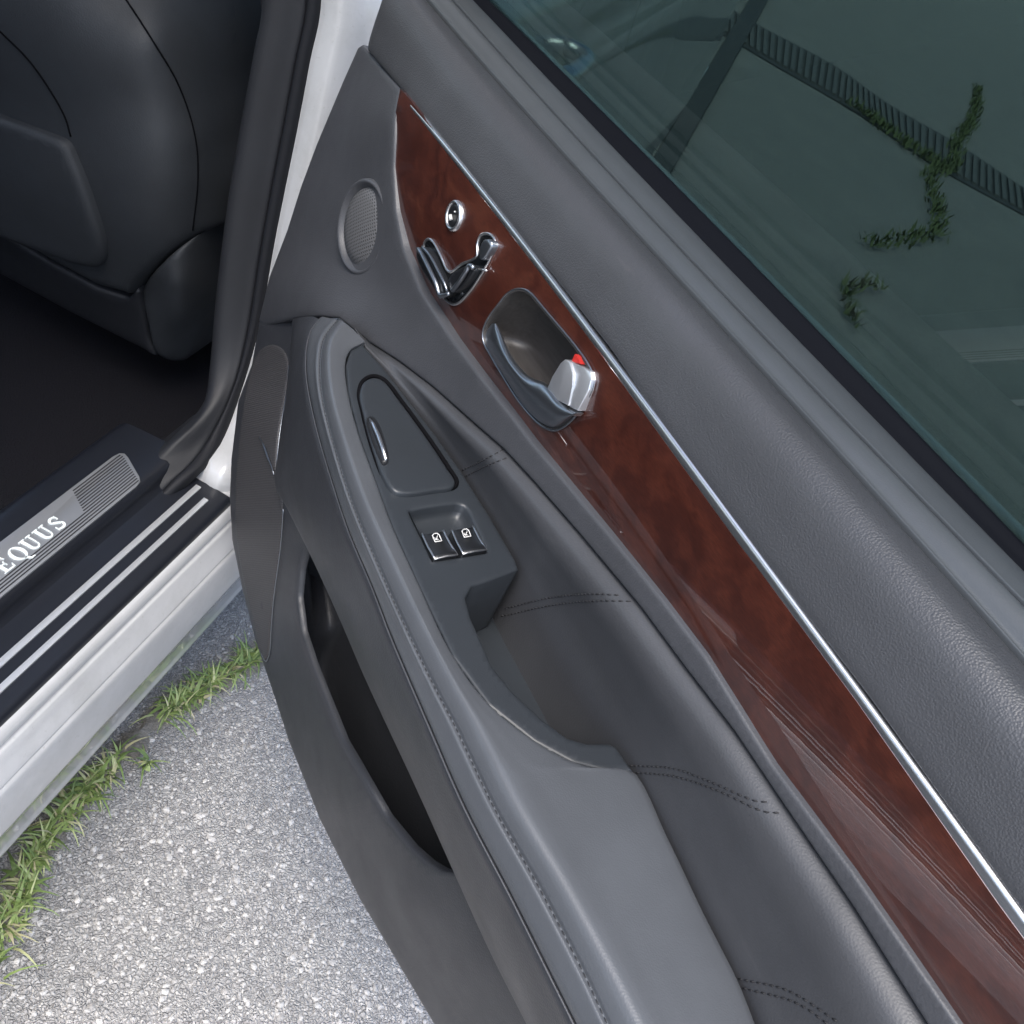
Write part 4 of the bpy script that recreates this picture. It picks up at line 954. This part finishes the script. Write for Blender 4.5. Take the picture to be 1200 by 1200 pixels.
def stones():
    V = []; F = []; ico = None
    bm = bmesh.new(); bmesh.ops.create_icosphere(bm, subdivisions=1, radius=1); bv = np.array([v.co[:] for v in bm.verts]); bf = [tuple(v.index for v in f.verts) for f in bm.faces]; bm.free()
    n = 6500
    for _ in range(n):
        x = rng.uniform(-.80, .12); y = rng.uniform(-.95, -.03)
        r = .0013+.0030*rng.random()**2.6; sc = np.array([r*rng.uniform(.7, 1.4), r*rng.uniform(.7, 1.3), r*rng.uniform(.35, .7)])
        a = rng.uniform(0, 6.28); R = np.array([[math.cos(a), -math.sin(a), 0], [math.sin(a), math.cos(a), 0], [0, 0, 1]])
        p = (bv*(1+rng.uniform(-.22, .22, (len(bv), 1)))*sc) @ R.T + np.array([x, y, r*.05]); b = len(V); V.extend(p); F.extend(tuple(i+b for i in t) for t in bf)
    return mesh_obj('aggregate', V, F, 'stone', None, False, kind='stuff', label='pale stones standing out of the asphalt')
stones()
# drain channel and weeds seen through the window
near = [world_pt(x, y, 'z', .006) for x, y in [(840, 36), (900, 72), (1000, 130), (1100, 197), (1200, 252), (1330, 325)]]
far = [world_pt(x, y, 'z', .006) for x, y in [(840, 0), (900, 35), (975, 75), (1050, 127), (1125, 170), (1200, 220), (1330, 300)]]
DR = empty('drain_channel', near[2], label='slotted drain channel across the asphalt beyond the window', category='drain')
nn_, ff_ = catmull(near, 60), catmull(far, 60)
V = list(nn_-woff(DR))+list(ff_-woff(DR)); V += [p+np.array([0, 0, -.004]) for p in V]
mesh_obj('channel', V, face_camera(V, [(i, i+1, 61+i, 60+i) for i in range(59)], CAM-woff(DR)), 'drain', DR)
for i in range(58):
    a, b = nn_[i], nn_[i+1]; c_, d_ = ff_[i], ff_[i+1]
    a2, b2, c2, d2 = a*.9+c_*.1, (a*.45+b*.55)*.9+(c_*.45+d_*.55)*.1, a*.1+c_*.9, (a*.45+b*.55)*.1+(c_*.45+d_*.55)*.9
    prism('grate_bar', [p+np.array([0, 0, .001]) for p in (a2, b2, d2, c2)], (0, 0, .012), 'drain_bar', DR, door=False)
ra, rb_ = world_pt(768, 208, 'z', 0), world_pt(893, -6, 'z', 0); rd = (rb_-ra)/np.linalg.norm(rb_-ra); rn = np.array([-rd[1], rd[0], 0])*.045  # added dark bar with pale edge, imitating the diagonal streak in the window glass
RL = empty('streak_standin', ra, label='dark bar added on the asphalt to imitate the diagonal streak in the window glass', category='streak stand-in')
prism('streak stand-in', [ra-rn, ra+rn, rb_+rn*1.6, rb_-rn*1.6], (0, 0, .03), 'drain', RL, door=False, bevel=.01)
prism('streak_edge', [ra+rd*.4+rn*1.15, ra+rd*.4+rn*1.7, ra+rd*2.2+rn*1.5, ra+rd*2.2+rn*1.15], (0, 0, .03), 'paint', RL, door=False)
WP = catmull([world_pt(x, y, 'z', 0) for x, y in [(1145, 105), (1140, 132), (1127, 160), (1117, 175), (1112, 197), (1086, 212), (1092, 240), (1095, 270), (1072, 283), (1012, 291)]], 160)
W2 = catmull([world_pt(x, y, 'z', 0) for x, y in [(1032, 345), (1010, 340), (988, 345), (992, 372), (1000, 388)]], 40)
W3 = catmull([world_pt(x, y, 'z', 0) for x, y in [(1000, 128), (1050, 164), (1085, 190), (1110, 200)]], 60)
V = []; F = []
for P_, cnt, sp in ((WP, 1300, .045), (W2, 110, .025), (W3, 420, .08)):
    for _ in range(cnt):
        b = P_[rng.integers(len(P_))]+np.array([rng.normal(0, sp), rng.normal(0, sp*.6), .02]); az = rng.uniform(0, 6.28); L = rng.uniform(.02, .07); le = rng.uniform(.3, 1.2)
        d_ = np.array([math.cos(az)*math.sin(le), math.sin(az)*math.sin(le), math.cos(le)]); sd2 = np.array([-math.sin(az), math.cos(az), 0])*.006; k0 = len(V)
        V += [b-sd2, b+sd2, b+d_*L*.6+sd2*.7, b+d_*L*.6-sd2*.7, b+d_*L]; F += [(k0, k0+1, k0+2, k0+3), (k0+3, k0+2, k0+4)]
mesh_obj('weeds', V, F, 'moss', None, kind='stuff', label='green weeds in the cracks beside the drain')
